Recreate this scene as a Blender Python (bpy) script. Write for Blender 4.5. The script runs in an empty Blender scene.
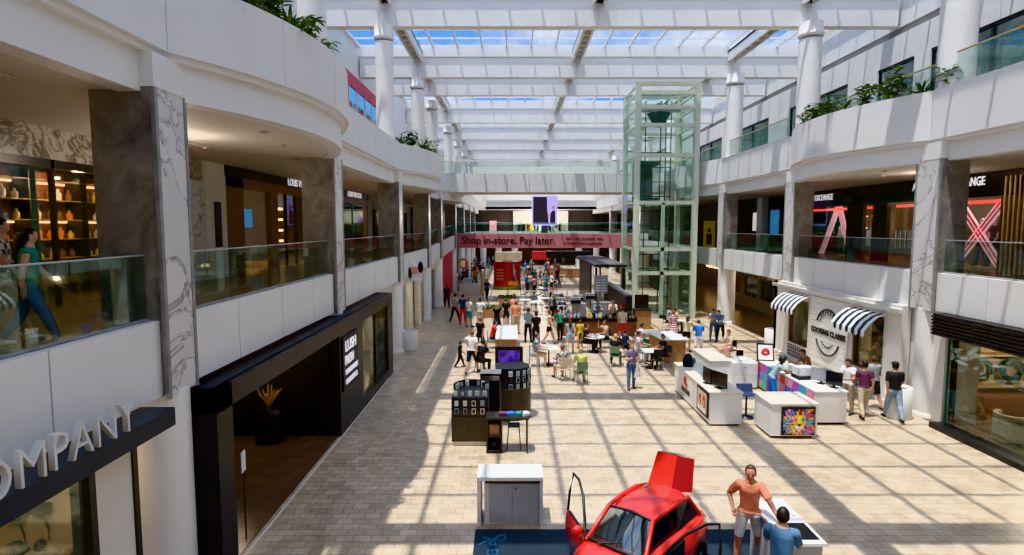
import bpy, bmesh, math, random
import numpy as np
from mathutils import Vector, Matrix
random.seed(7)
C = bpy.context.scene.collection
PI = math.pi
R = math.radians
# ---------------------------------------------------------------- camera
F = 590.0; PITCH = math.atan(51.5 / F); EYE = 6.0
cam_d = bpy.data.cameras.new('camera'); cam = bpy.data.objects.new('camera', cam_d); C.objects.link(cam)
cam.location = (0, 0, EYE); cam.rotation_euler = (PI/2 - PITCH, 0, 0)
cam_d.sensor_width = 36; cam_d.lens = F / 1024 * 36; cam_d.clip_end = 500
bpy.context.scene.camera = cam
def at(px, py, z=0.0):
    """world X, Y of a point of known height z that the survey photo shows at px, py"""
    c, s = math.cos(PITCH), math.sin(PITCH)
    u = (px - 512) / F; v = (277.5 - py) / F
    dx, dy, dz = u, c + v * s, -s + v * c
    t = (z - EYE) / dz
    return (dx * t, dy * t)
# ---------------------------------------------------------------- materials
M = {}
def nmat(name):
    m = bpy.data.materials.new(name); m.use_nodes = True
    nt = m.node_tree; b = nt.nodes['Principled BSDF']
    M[name] = m
    return m, nt, b
def ramp(nt, fac, stops):
    r = nt.nodes.new('ShaderNodeValToRGB')
    while len(r.color_ramp.elements) < len(stops): r.color_ramp.elements.new(0.5)
    for e, (p, c) in zip(r.color_ramp.elements, stops):
        e.position = p; e.color = (*c, 1)
    nt.links.new(fac, r.inputs[0]); return r.outputs[0]
def tex(nt, kind, scale, coord='Object', **kw):
    tc = nt.nodes.new('ShaderNodeTexCoord'); t = nt.nodes.new(kind)
    nt.links.new(tc.outputs[coord], t.inputs['Vector'])
    t.inputs['Scale'].default_value = scale
    for k, v in kw.items(): t.inputs[k].default_value = v
    return t
def plain(name, col, rough=0.6, metal=0.0, var=0.08, scale=3.0, emit=0, coat=0):
    m, nt, b = nmat(name)
    t = tex(nt, 'ShaderNodeTexNoise', scale, Detail=4.0)
    lo = tuple(max(0, c * (1 - var)) for c in col); hi = tuple(min(1, c * (1 + var)) for c in col)
    o = ramp(nt, t.outputs['Fac'], [(0.3, lo), (0.7, hi)])
    nt.links.new(o, b.inputs['Base Color'])
    b.inputs['Roughness'].default_value = rough; b.inputs['Metallic'].default_value = metal
    if coat: b.inputs['Coat Weight'].default_value = coat
    if emit:
        nt.links.new(o, b.inputs['Emission Color']); b.inputs['Emission Strength'].default_value = emit
    return m
def glass(name, tint, gloss=0.12, rough=0.02, refl=0.16):
    m = bpy.data.materials.new(name); m.use_nodes = True; nt = m.node_tree
    nt.nodes.remove(nt.nodes['Principled BSDF'])
    out = nt.nodes['Material Output']
    tr = nt.nodes.new('ShaderNodeBsdfTransparent'); tr.inputs[0].default_value = (*tint, 1)
    gl = nt.nodes.new('ShaderNodeBsdfGlossy'); gl.inputs['Roughness'].default_value = rough
    gl.inputs[0].default_value = (0.9, 1, 0.97, 1)
    lw = nt.nodes.new('ShaderNodeLayerWeight'); lw.inputs[0].default_value = 0.25
    ma = nt.nodes.new('ShaderNodeMath'); ma.operation = 'MULTIPLY_ADD'
    ma.inputs[1].default_value = refl; ma.inputs[2].default_value = gloss * 0.2
    mx = nt.nodes.new('ShaderNodeMixShader')
    nt.links.new(lw.outputs['Fresnel'], ma.inputs[0]); nt.links.new(ma.outputs[0], mx.inputs[0])
    nt.links.new(tr.outputs[0], mx.inputs[1]); nt.links.new(gl.outputs[0], mx.inputs[2])
    nt.links.new(mx.outputs[0], out.inputs['Surface'])
    M[name] = m; return m
plain('white_panel', (0.74, 0.735, 0.72), 0.55, var=0.035, scale=0.8)
plain('white_round', (0.80, 0.785, 0.76), 0.5, var=0.03, scale=1)
plain('cream_wall', (0.72, 0.69, 0.62), 0.6, var=0.04, scale=1)
plain('soffit', (0.66, 0.615, 0.56), 0.7, var=0.03, scale=0.6)
plain('joint', (0.25, 0.24, 0.23), 0.9)
plain('grey_trim', (0.27, 0.26, 0.25), 0.5, var=0.2, scale=4)
plain('black', (0.015, 0.015, 0.017), 0.45)
plain('black_frame', (0.026, 0.025, 0.024), 0.35)
plain('black_gloss', (0.01, 0.01, 0.012), 0.12)
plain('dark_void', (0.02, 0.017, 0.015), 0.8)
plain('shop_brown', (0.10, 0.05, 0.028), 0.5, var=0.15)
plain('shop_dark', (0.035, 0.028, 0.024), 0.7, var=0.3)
plain('vuitton_brown', (0.16, 0.075, 0.035), 0.45, var=0.1)
plain('beige', (0.5, 0.40, 0.28), 0.6)
plain('navy', (0.02, 0.032, 0.045), 0.4)
plain('letter_grey', (0.62, 0.62, 0.60), 0.45)
plain('letter_white', (.9, .88, .95), 0.5, emit=0.5, var=0)
plain('letter_soft', (0.9, 0.85, 0.85), 0.5, emit=0.5, var=0)
plain('letter_black', (0.02, 0.02, 0.02), 0.6)
plain('letter_purple', (0.55, 0.4, 0.95), 0.5, emit=1.2, var=0)
plain('warm_light', (1.0, 0.62, 0.3), 0.5, emit=3.5, var=0)
plain('white_light', (1.0, 0.93, 0.8), 0.5, emit=6, var=0)
plain('red_light', (1.0, 0.06, 0.04), 0.5, emit=1.8, var=0)
plain('pink_light', (1.0, 0.45, 0.5), 0.5, emit=0.7, var=0)
plain('banner_red', (0.52, 0.20, 0.21), 0.7, var=0.04)
plain('pink_wall', (0.62, 0.11, 0.16), 0.6)
plain('red_wall', (0.5, 0.03, 0.05), 0.6)
plain('elevator_frame', (0.60, 0.65, 0.52), 0.4, var=0.04)
plain('dark_green', (0.03, 0.09, 0.07), 0.5)
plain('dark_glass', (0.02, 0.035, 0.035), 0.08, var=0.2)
plain('brass', (0.62, 0.48, 0.22), 0.3, 0.8)
plain('chrome', (0.6, 0.6, 0.62), 0.2, 0.9)
plain('wood', (0.36, 0.19, 0.09), 0.5, var=0.25, scale=6)
plain('wood_red', (0.20, 0.07, 0.035), 0.45, var=0.25, scale=6)
plain('wood_light', (0.55, 0.36, 0.19), 0.5, var=0.15, scale=6)
plain('counter_white', (0.80, 0.79, 0.76), 0.4, var=0.02)
plain('counter_top', (0.78, 0.72, 0.6), 0.4, var=0.03)
plain('bin_white', (0.7, 0.69, 0.66), 0.5, var=0.03)
plain('grey_panel', (0.48, 0.48, 0.49), 0.4, var=0.04)
plain('bronze', (0.055, 0.046, 0.035), 0.35, 0.3, var=0.1)
plain('silver', (0.5, 0.52, 0.55), 0.3, 0.6)
plain('mat_navy', (0.010, 0.022, 0.036), 0.7, var=0.1)
plain('mat_blue', (0.02, 0.11, 0.24), 0.7)
plain('car_red', (0.68, 0.022, 0.014), 0.25, coat=0.8, var=0.02)
plain('car_dark_red', (0.33, 0.012, 0.012), 0.3, coat=0.5, var=0.02)
plain('tyre', (0.02, 0.02, 0.02), 0.8)
plain('leaf', (0.05, 0.13, 0.03), 0.5, var=0.4, scale=8)
plain('leaf_light', (0.16, 0.24, 0.05), 0.5, var=0.35, scale=8)
plain('hedge', (0.05, 0.10, 0.03), 0.7, var=0.5, scale=12)
plain('stem', (0.12, 0.08, 0.04), 0.8)
plain('screen_blue', (0.06, 0.25, 0.5), 0.4, emit=0.45, var=0.1)
plain('screen_violet', (0.42, 0.35, 0.85), 0.4, emit=1.0, var=0.1)
plain('screen_purple', (0.09, 0.05, 0.30), 0.3, emit=0.35, var=0.8, scale=5)
plain('screen_dark', (0.05, 0.04, 0.05), 0.3)
plain('teal_chair', (0.13, 0.30, 0.30), 0.6)
plain('green_chair', (0.17, 0.26, 0.15), 0.6)
plain('orange', (0.8, 0.25, 0.05), 0.5)
plain('yellow', (0.75, 0.5, 0.04), 0.5)
for nm, c in dict(c_white=(.78,.77,.76), c_black=(.018,.018,.02), c_navy=(.02,.035,.09), c_grey=(.3,.31,.33), c_red=(.55,.04,.04),
                  c_pink=(.75,.34,.28), c_orange=(.80,.27,.16), c_blue=(.03,.16,.55), c_teal=(.03,.26,.27), c_yellow=(.62,.68,.20),
                  c_khaki=(.50,.40,.27), c_denim=(.10,.16,.27), c_lightdenim=(.26,.36,.47), c_purple=(.13,.045,.085), c_green=(.02,.20,.13),
                  c_brown=(.20,.10,.05), c_beige=(.62,.50,.36), c_slate=(.09,.19,.33), c_greyblue=(.30,.42,.46), c_gold=(.7,.45,.04)).items():
    plain(nm, c, 0.8, var=0.15, scale=9)
for nm, c in dict(skin_light=(.62,.36,.25), skin_tan=(.45,.23,.14), skin_dark=(.20,.10,.06), skin_red=(.52,.22,.14)).items():
    plain(nm, c, 0.5, var=0.05)
plain('skin_plastic', (0.5, 0.48, 0.45), 0.4)
for nm, c in dict(h_black=(.012,.010,.009), h_brown=(.07,.035,.018), h_blond=(.42,.28,.12), h_grey=(.3,.28,.26), h_auburn=(.20,.07,.03)).items():
    plain(nm, c, 0.6, var=0.3, scale=20)
# plaid / striped cloth
def striped(name, a, b, sx, sz):
    m, nt, bs = nmat(name)
    tc = nt.nodes.new('ShaderNodeTexCoord'); ck = nt.nodes.new('ShaderNodeTexChecker'); mp = nt.nodes.new('ShaderNodeMapping')
    mp.inputs['Scale'].default_value = (sx, 0.01, sz); mp.inputs['Location'].default_value = (0.013, 0.007, 0.011)
    nt.links.new(tc.outputs['Object'], mp.inputs[0]); nt.links.new(mp.outputs[0], ck.inputs[0]); ck.inputs['Scale'].default_value = 1
    ck.inputs[1].default_value = (*a, 1); ck.inputs[2].default_value = (*b, 1)
    nt.links.new(ck.outputs[0], bs.inputs['Base Color']); bs.inputs['Roughness'].default_value = 0.8
striped('c_plaid', (.45,.5,.55), (.08,.12,.2), 14, 14)
striped('c_stripes', (.75,.7,.68), (.35,.04,.07), 0.01, 18)
striped('c_floral', (.05,.12,.25), (.3,.15,.2), 16, 13)
striped('c_pattern', (.65,.6,.5), (.15,.13,.12), 12, 12)
# stone pier and marble
m, nt, b = nmat('dark_stone')
t = tex(nt, 'ShaderNodeTexNoise', 1.6, Detail=8.0, Roughness=0.65, Distortion=0.8)
nt.links.new(ramp(nt, t.outputs['Fac'], [(0.3, (.13,.12,.11)), (0.5, (.24,.225,.205)), (0.72, (.37,.345,.32))]), b.inputs['Base Color'])
b.inputs['Roughness'].default_value = 0.45
m, nt, b = nmat('marble')
t = tex(nt, 'ShaderNodeTexNoise', 0.55, Detail=5.0, Roughness=0.55, Distortion=1.6)
nt.links.new(ramp(nt, t.outputs['Fac'], [(0.0, (.66,.65,.63)), (0.483, (.66,.65,.63)), (0.5, (.24,.22,.21)), (0.512, (.6,.59,.57)), (1, (.72,.71,.69))]), b.inputs['Base Color'])
b.inputs['Roughness'].default_value = 0.3
m, nt, b = nmat('marble_dark')
t = tex(nt, 'ShaderNodeTexNoise', 1.5, Detail=6.0, Roughness=0.6, Distortion=1.5)
nt.links.new(ramp(nt, t.outputs['Fac'], [(0.42, (.45,.41,.36)), (0.5, (.10,.085,.07)), (0.56, (.42,.38,.33)), (1, (.5,.46,.4))]), b.inputs['Base Color'])
b.inputs['Roughness'].default_value = 0.3
# floor paving
def paving(name, c1, c2, c3, mortar, rough, w=0.42, h=0.21):
    m, nt, b = nmat(name)
    tc = nt.nodes.new('ShaderNodeTexCoord')
    br = nt.nodes.new('ShaderNodeTexBrick'); nt.links.new(tc.outputs['Object'], br.inputs['Vector'])
    br.inputs['Scale'].default_value = 1; br.inputs['Brick Width'].default_value = w; br.inputs['Row Height'].default_value = h
    br.inputs['Mortar Size'].default_value = 0.008; br.inputs['Color1'].default_value = (*c1, 1)
    br.inputs['Color2'].default_value = (*c2, 1); br.inputs['Mortar'].default_value = (*mortar, 1); br.inputs['Bias'].default_value = -0.1
    n = nt.nodes.new('ShaderNodeTexNoise'); nt.links.new(tc.outputs['Object'], n.inputs['Vector'])
    n.inputs['Scale'].default_value = 1.7; n.inputs['Detail'].default_value = 9; n.inputs['Roughness'].default_value = 0.75
    o = ramp(nt, n.outputs['Fac'], [(0.35, c3), (0.62, (1, 1, 1))])
    mx = nt.nodes.new('ShaderNodeMix'); mx.data_type = 'RGBA'; mx.blend_type = 'MULTIPLY'; mx.inputs[0].default_value = 0.75
    nt.links.new(br.outputs['Color'], mx.inputs[6]); nt.links.new(o, mx.inputs[7])
    nt.links.new(mx.outputs[2], b.inputs['Base Color']); b.inputs['Roughness'].default_value = rough
paving('floor_stone', (.66,.54,.395), (.48,.39,.28), (.58,.52,.45), (.32,.26,.2), 0.32, .34, .22)
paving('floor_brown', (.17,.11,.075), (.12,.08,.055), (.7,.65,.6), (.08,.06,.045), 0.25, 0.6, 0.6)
paving('floor_upper', (.28,.20,.14), (.24,.17,.12), (.7,.66,.62), (.14,.1,.08), 0.25, 0.8, 0.8)
glass('glass_rail', (0.84, 0.90, 0.88), 0.10)
glass('glass_shop', (0.84, 0.88, 0.86), 0.10, refl=.13)
glass('glass_green', (0.89, 0.955, 0.925), 0.10, refl=.2)
glass('glass_roof', (0.95, 0.97, 0.99), 0.0, refl=.03)
glass('glass_car', (0.35, 0.45, 0.52), 0.9, refl=.5)
glass('glass_clear', (0.9, 0.95, 0.95), 0.2)
# pop-art colours
POP = [(.75,.1,.05),(.9,.45,.03),(.85,.75,.05),(.05,.45,.6),(.1,.15,.6),(.5,.1,.5),(.1,.5,.25),(.9,.3,.45)]
for i, c in enumerate(POP): plain('pop_%d' % i, c, 0.5)
# ---------------------------------------------------------------- mesh builder
class MB:
    def __init__(s): s.v = []; s.f = []; s.mi = []; s.sm = []; s.cur = 0; s.T = None
    def add(s, vs, fs, smooth=False):
        n = len(s.v)
        s.v += [tuple(s.T @ Vector(p)) if s.T else tuple(p) for p in vs]
        for f in fs: s.f.append([n + i for i in f]); s.mi.append(s.cur); s.sm.append(smooth)
        return s
    def m(s, i): s.cur = i; return s
    def box(s, x0, x1, y0, y1, z0, z1):
        vs = [(x, y, z) for z in (z0, z1) for y in (y0, y1) for x in (x0, x1)]
        return s.add(vs, [(0,2,3,1),(4,5,7,6),(0,1,5,4),(2,6,7,3),(0,4,6,2),(1,3,7,5)])
    def cbox(s, c, d): return s.box(c[0]-d[0]/2, c[0]+d[0]/2, c[1]-d[1]/2, c[1]+d[1]/2, c[2]-d[2]/2, c[2]+d[2]/2)
    def prism(s, poly, z0, z1, smooth=False):
        n = len(poly)
        vs = [(x, y, z0) for x, y in poly] + [(x, y, z1) for x, y in poly]
        fs = [tuple(range(n))[::-1], tuple(range(n, 2*n))]
        s.add(vs, fs)
        s.add(vs, [(i, (i+1) % n, n+(i+1) % n, n+i) for i in range(n)], smooth); return s
    def yprism(s, poly, y0, y1):   # poly in x,z
        n = len(poly); vs = [(x, y0, z) for x, z in poly] + [(x, y1, z) for x, z in poly]
        return s.add(vs, [tuple(range(n)), tuple(range(n, 2*n))[::-1]] + [(i+n, (i+1) % n + n, (i+1) % n, i) for i in range(n)])
    def xprism(s, poly, x0, x1):   # poly in y,z
        n = len(poly); vs = [(x0, y, z) for y, z in poly] + [(x1, y, z) for y, z in poly]
        return s.add(vs, [tuple(range(n))[::-1], tuple(range(n, 2*n))] + [(i, (i+1) % n, (i+1) % n + n, i+n) for i in range(n)])
    def lathe(s, prof, cx=0, cy=0, n=20, cap=True):
        vs = []; fs = []
        for r, z in prof:
            for k in range(n): a = 2*PI*k/n; vs.append((cx + r*math.cos(a), cy + r*math.sin(a), z))
        for j in range(len(prof)-1):
            for k in range(n): k2 = (k+1) % n; fs.append((j*n+k, j*n+k2, (j+1)*n+k2, (j+1)*n+k))
        s.add(vs, fs, True)
        if cap:
            s.add(vs[:n], [tuple(range(n))[::-1]]); s.add(vs[-n:], [tuple(range(n))])
        return s
    def tube(s, pts, r, n=8, closed=False, taper=None):
        pts = [Vector(p) for p in pts]; vs = []; fs = []; L = len(pts)
        for i, p in enumerate(pts):
            if closed: d = pts[(i+1) % L] - pts[i-1]
            else: d = pts[min(i+1, L-1)] - pts[max(i-1, 0)]
            d.normalize(); up = Vector((0,0,1)) if abs(d.z) < 0.9 else Vector((1,0,0))
            a = d.cross(up).normalized(); b = d.cross(a)
            rr = r if taper is None else taper[i]
            for k in range(n): t = 2*PI*k/n; vs.append(p + a*rr*math.cos(t) + b*rr*math.sin(t))
        for j in range(L if closed else L-1):
            j2 = (j+1) % L
            for k in range(n): k2 = (k+1) % n; fs.append((j*n+k, j*n+k2, j2*n+k2, j2*n+k))
        s.add(vs, fs, True)
        if not closed: s.add(vs[:n], [tuple(range(n))]); s.add(vs[-n:], [tuple(range(n))[::-1]])
        return s
    def ell(s, c, r, nu=12, nv=8):
        vs = []; fs = []
        for j in range(nv+1):
            ph = PI*j/nv
            for k in range(nu): a = 2*PI*k/nu; vs.append((c[0]+r[0]*math.sin(ph)*math.cos(a), c[1]+r[1]*math.sin(ph)*math.sin(a), c[2]+r[2]*math.cos(ph)))
        for j in range(nv):
            for k in range(nu): k2 = (k+1) % nu; fs.append((j*nu+k, (j+1)*nu+k, (j+1)*nu+k2, j*nu+k2))
        return s.add(vs, fs, True)
    def quad(s, a, b, c, d): return s.add([a, b, c, d], [(0,1,2,3)])
    def build(s, name, mats, parent=None, loc=None, rz=0):
        me = bpy.data.meshes.new(name)
        me.from_pydata(s.v, [], s.f)
        if isinstance(mats, str): mats = [mats]
        for q in mats: me.materials.append(M[q])
        me.polygons.foreach_set('material_index', s.mi); me.polygons.foreach_set('use_smooth', s.sm)
        me.update()
        o = bpy.data.objects.new(name, me); C.objects.link(o)
        if parent: o.parent = parent
        if loc: o.location = loc
        o.rotation_euler.z = rz
        return o
def tag(o, label=None, cat=None, group=None, kind=None):
    if label: o['label'] = label
    if cat: o['category'] = cat
    if group: o['group'] = group
    if kind: o['kind'] = kind
    return o
def struct(name, mb, mats, label=None):
    return tag(mb.build(name, mats), label, None, None, 'structure')
def empty(name, loc=(0,0,0), rz=0, label=None, cat=None, group=None, kind=None):
    o = bpy.data.objects.new(name, None); C.objects.link(o); o.location = loc; o.rotation_euler.z = rz
    o.empty_display_size = 0.2
    return tag(o, label, cat, group, kind)
def copy_tree(o, parent=None):
    c = o.copy(); C.objects.link(c)
    if parent: c.parent = parent
    for ch in list(o.children): copy_tree(ch, c)
    return c
def text(name, s, size, mat, mtx, parent=None, ext=0.02, align='LEFT', sx=1.0, bold=0.0, spacing=1.0):
    cu = bpy.data.curves.new(name, 'FONT'); cu.body = s; cu.size = size; cu.extrude = ext; cu.align_x = align
    cu.offset = bold; cu.resolution_u = 3; cu.space_character = spacing
    t = bpy.data.objects.new(name + '_source', cu); C.objects.link(t)
    bpy.context.view_layer.update()
    me = bpy.data.meshes.new_from_object(t.evaluated_get(bpy.context.evaluated_depsgraph_get()))
    bpy.data.objects.remove(t); bpy.data.curves.remove(cu)
    me.materials.clear(); me.materials.append(M[mat])
    me.transform(mtx @ Matrix.Diagonal((sx, 1, 1, 1)))
    o = bpy.data.objects.new(name, me); C.objects.link(o)
    if parent: o.parent = parent
    return o
def frame_m(origin, xdir, ydir):
    x = Vector(xdir).normalized(); y = Vector(ydir).normalized(); z = x.cross(y)
    m = Matrix((x, y, z)).transposed().to_4x4(); m.translation = Vector(origin); return m
def face_left(x, y, z): return frame_m((x, y, z), (0,1,0), (0,0,1))     # on the left wall, facing +X
def face_right(x, y, z): return frame_m((x, y, z), (0,-1,0), (0,0,1))   # on the right wall, facing -X
def face_front(x, y, z): return frame_m((x, y, z), (1,0,0), (0,0,1))    # facing the camera (-Y)
ORD = ['nearest','second','third','fourth','fifth','sixth','seventh','eighth','ninth','tenth','eleventh','twelfth']
# ================================================================= SETTING
XL, XR = -5.3, 12.9          # faces of the galleries
BL, BR = -9.4, 17.5          # shop fronts behind the galleries
Z2B, Z2, Z2T = 3.43, 4.35, 4.58
ZS, ZB = 7.95, 8.62          # soffit, underside of upper parapet
Z3 = 9.0
Z3TL, Z3TR = 9.82, 10.1
YN, YF = -6.0, 98.0
struct('floor', MB().box(-22, 28, YN, 110, -0.3, 0), 'floor_stone')
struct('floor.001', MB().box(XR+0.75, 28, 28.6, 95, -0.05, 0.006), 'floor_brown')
PL = [(8.75, 9.6), (17.4, 18.3), (27.3, 28.3), (36.9, 37.9), (43.5, 44.5), (54.5, 55.5), (64, 65), (73.5, 74.5), (83, 84)]
PR = [(17.8, 18.9), (26.9, 27.9), (35.9, 36.9), (50, 51), (59, 60), (68, 69), (77, 78)]
def zrise(y):   # the far end of the left gallery climbs a little towards the bridge
    return 0.0 if y < 38 else min(0.62, (y-38)/20*0.62)
def gallery(side):
    X = XL if side < 0 else XR; B = BL if side < 0 else BR; sg = side      # sg: direction away from the void
    top = Z3TL if side < 0 else Z3TR
    nm = 'left' if side < 0 else 'right'
    P = PL if side < 0 else PR
    def bulge(i, y0, y1, y):
        on = (i in (1, 3, 5)) if side < 0 else (i in (1, 3, 5))
        if not on: return 0.0
        t = (y - y0) / (y1 - y0); t = max(0, min(1, t))
        return 1.25 * (1 - abs(2*t - 1) ** 2.0)
    ys = [YN] + [ (a+b)/2 for a, b in P ] + [YF]
    # level 2 slab + curb
    mb = MB(); mb.m(0)
    x0, x1 = sorted((X + sg*0.3, B + sg*6))
    for i in range(len(ys)-1):
        y0, y1 = ys[i], ys[i+1]; n = 1 if y1 < 38 else 3
        for k in range(n):
            a, b2 = y0 + (y1-y0)*k/n, y0 + (y1-y0)*(k+1)/n
            ra, rb = (zrise(a), zrise(b2)) if side < 0 else (0, 0)
            vs = [(x, y, z) for z, rr in ((Z2B+0.02, 0), (Z2, 1)) for y in (a, b2) for x in (x0, x1)]
            vs = [(x, y, z + (ra if y == a else rb)) for x, y, z in vs]
            mb.add(vs, [(0,2,3,1),(0,1,5,4),(2,6,7,3),(0,4,6,2),(1,3,7,5)]); mb.m(1); mb.add(vs, [(4,5,7,6)]); mb.m(0)
    struct('floor', mb, ['soffit', 'floor_upper'])
    # level 2 parapet panels
    mb = MB()
    for i in range(len(ys)-1):
        y0, y1 = ys[i], ys[i+1]; n = max(1, round((y1-y0)/2.4))
        for k in range(n):
            a, b2 = y0 + (y1-y0)*k/n + 0.012, y0 + (y1-y0)*(k+1)/n - 0.012
            xa, xb = sorted((X, X + sg*0.32))
            ra, rb = (zrise(a), zrise(b2)) if side < 0 else (0, 0)
            vs = [(x, y, z + (ra if y == a else rb)) for z in (Z2B, Z2T) for y in (a, b2) for x in (xa, xb)]
            mb.m(0).add(vs, [(0,2,3,1),(4,5,7,6),(0,1,5,4),(2,6,7,3),(0,4,6,2),(1,3,7,5)])
            if k: mb.m(1).box(*sorted((X + sg*0.03, X + sg*0.2)), a-0.03, a+0.01, Z2B+0.01+ra, Z2T-0.02+ra)
    struct('trim_1' if side < 0 else 'trim_2', mb, ['white_panel', 'joint'])
    # upper gallery: parapet, ledge, beam, slab following the same curve
    par, beam, slab = MB(), MB(), MB()
    for i in range(len(ys)-1):
        y0, y1 = ys[i], ys[i+1]
        n = 24 if (i in (1, 3, 5)) else 4
        pts = [(y0 + (y1-y0)*k/n) for k in range(n+1)]
        off = [bulge(i, y0, y1, y) for y in pts]
        step = 6 if n == 24 else 1
        for k in range(n):
            a, b2 = pts[k], pts[k+1]; oa, ob = off[k], off[k+1]
            ga = 0.012 if k % step == 0 else 0; gb = 0.012 if (k+1) % step == 0 else 0
            def ring(ma, d0, d1, z0, z1, ya, yb):
                q = [(X - sg*(oa-d0), ya), (X - sg*(ob-d0), yb), (X - sg*(ob-d1), yb), (X - sg*(oa-d1), ya)]
                vs = [(x, y, z) for z in (z0, z1) for x, y in q]
                ma.add(vs, [(0,1,2,3),(4,7,6,5),(0,4,5,1),(1,5,6,2),(2,6,7,3),(3,7,4,0)])
            par.m(0); ring(par, -0.10, 0.22, ZB, top, a+ga, b2-gb)
            par.m(1); ring(par, -0.07, 0.19, ZB+0.01, top-0.02, a, b2) if (ga or gb) else None
            par.m(0); ring(par, -0.02, 0.25, ZB-0.10, ZB, a, b2)
            beam.m(0); ring(beam, 0.10, 0.45, ZS, ZB-0.1, a, b2)
            # slab: from curve to back wall
            q = [(X - sg*(oa-0.2), a), (X - sg*(ob-0.2), b2), (B + sg*6, b2), (B + sg*6, a)]
            vs = [(x, y, z) for z in (ZS+0.03, Z3) for x, y in q]
            slab.m(0); slab.add(vs, [(0,1,2,3)]); slab.m(1); slab.add(vs, [(4,7,6,5),(0,4,5,1)])
    struct('trim_3' if side < 0 else 'trim_4', par, ['white_panel', 'joint'])
    struct('trim_5' if side < 0 else 'trim_6', beam, ['white_panel'])
    struct('ceiling', slab, ['soffit', 'floor_upper'])
    # piers
    for j, (a, b2) in enumerate(P):
        rz_ = zrise((a+b2)/2) if side < 0 else 0
        g = empty('stone_pier', (X, a, 0), 0, '%s square pier of dark stone and white marble along the %s gallery' % (ORD[j], nm), 'pier', nm + ' gallery piers')
        w = b2 - a
        xf, xb = sorted((-sg*0.06, sg*(0.86 if side < 0 else 0.78)))
        MB().box(xf, xb, 0.03, w-0.03, Z2B+rz_, 8.02).build('stone_core', 'dark_stone', g)
        mb = MB().m(0)
        xa, xc = sorted((-sg*0.10, -sg*0.05))
        mb.box(xa, xc, 0.075, w-0.075, Z2B+rz_-0.03, 8.02)
        mb.build('marble_facing', 'marble', g)
        xa, xc = sorted((-sg*0.115, -sg*0.05))
        for e0, e1 in ((0, .075), (w-.075, w)): MB().box(xa, xc, e0, e1, Z2B+rz_-0.05, 8.02).build('edge_strip', 'grey_trim', g)
        mb = MB(); xa, xc = sorted((-sg*0.11, sg*0.78)); mb.box(xa, xc, 0.0, w, 8.02, ZB-0.1)
        mb.build('capital_block', 'white_panel', g)
        # round column below and above
        cy = (a+b2)/2; cx = X + sg*0.40
        rr = 0.52
        g = empty('round_column', (cx, cy, 0), 0, '%s round white column at ground level under the %s gallery' % (ORD[j], nm), 'column', nm + ' ground floor columns')
        MB().lathe([(rr, 0), (rr, Z2B+rz_+0.03)], n=28).build('shaft', 'white_round', g)
        MB().lathe([(rr+0.05, 0), (rr+0.05, 0.14), (rr+0.01, 0.16)], n=28).build('base_ring', 'cream_wall', g)
        if True:
            cx = X + sg*0.55; rr = 0.41 if side < 0 else 0.49
            g = empty('round_column', (cx, cy, Z3), 0, '%s tall round white column rising from the %s upper terrace to the roof' % (ORD[j], nm), 'column', nm + ' upper columns')
            MB().lathe([(rr+0.02, 0), (rr, 0.3), (rr, 5.35)], n=28).build('shaft', 'white_round', g)
            MB().lathe([(rr+0.01, 5.45), (rr+0.055, 5.5), (rr+0.055, 5.6), (rr+0.02, 5.64), (rr+0.02, 6.08)], n=28).build('capital', 'white_round', g)
    return ys
ysL = gallery(-1); ysR = gallery(1)
# glass railings of level 2, one thing per bay
def railing(p0, p1, z0a, z0b, h, label, cat='railing', n=None, rail=None, nm='glass_railing', grp=None):
    p0 = Vector(p0); p1 = Vector(p1); L = (p1-p0).length; n = n or max(1, round(L/1.5))
    g = empty(nm, (p0.x, p0.y, z0a), 0, label, cat, grp)
    d = (p1-p0)/L; nn = Vector((-d.y, d.x))*0.01
    for k in range(n):
        a = p0 + d*(L*k/n + 0.012) - p0; b = p0 + d*(L*(k+1)/n - 0.012) - p0
        za = (z0b-z0a)*k/n; zb = (z0b-z0a)*(k+1)/n
        q = [(a.x-nn.x, a.y-nn.y), (b.x-nn.x, b.y-nn.y), (b.x+nn.x, b.y+nn.y), (a.x+nn.x, a.y+nn.y)]
        zz = [za, zb, zb, za]
        vs = [(x, y, z) for (x, y), z in zip(q, zz)] + [(x, y, z+h) for (x, y), z in zip(q, zz)]
        MB().add(vs, [(0,3,2,1),(4,5,6,7),(0,1,5,4),(1,2,6,5),(2,3,7,6),(3,0,4,7)]).build('glass_panel', 'glass_rail', g)
    e = p1-p0
    MB().tube([(0,0,h+0.01), (e.x, e.y, z0b-z0a+h+0.01)], 0.028 if rail else 0.014, 8).build('top_rail', rail or 'silver', g)
    MB().tube([(0,0,0.02), (e.x, e.y, z0b-z0a+0.02)], 0.03, 6).build('bottom_rail', 'grey_trim', g)
    return g
segL = [YN] + [v for p in PL for v in p] + [YF]
for i in range(0, len(segL), 2):
    a, b2 = segL[i], segL[i+1]
    railing((XL-0.15, a+0.02), (XL-0.15, b2-0.02), Z2T+zrise(a), Z2T+zrise(b2), 0.98, '%s bay of glass railing along the left middle gallery' % ORD[i//2], grp='left gallery railings')
segR = [2.0] + [v for p in PR for v in p] + [YF]
for i in range(0, len(segR), 2):
    a, b2 = segR[i], segR[i+1]
    if i//2 == 3: a = 46
    railing((XR+0.15, a+0.02), (XR+0.15, b2-0.02), Z2T, Z2T, 0.98, '%s bay of glass railing along the right middle gallery' % ORD[i//2], grp='right gallery railings')
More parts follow.
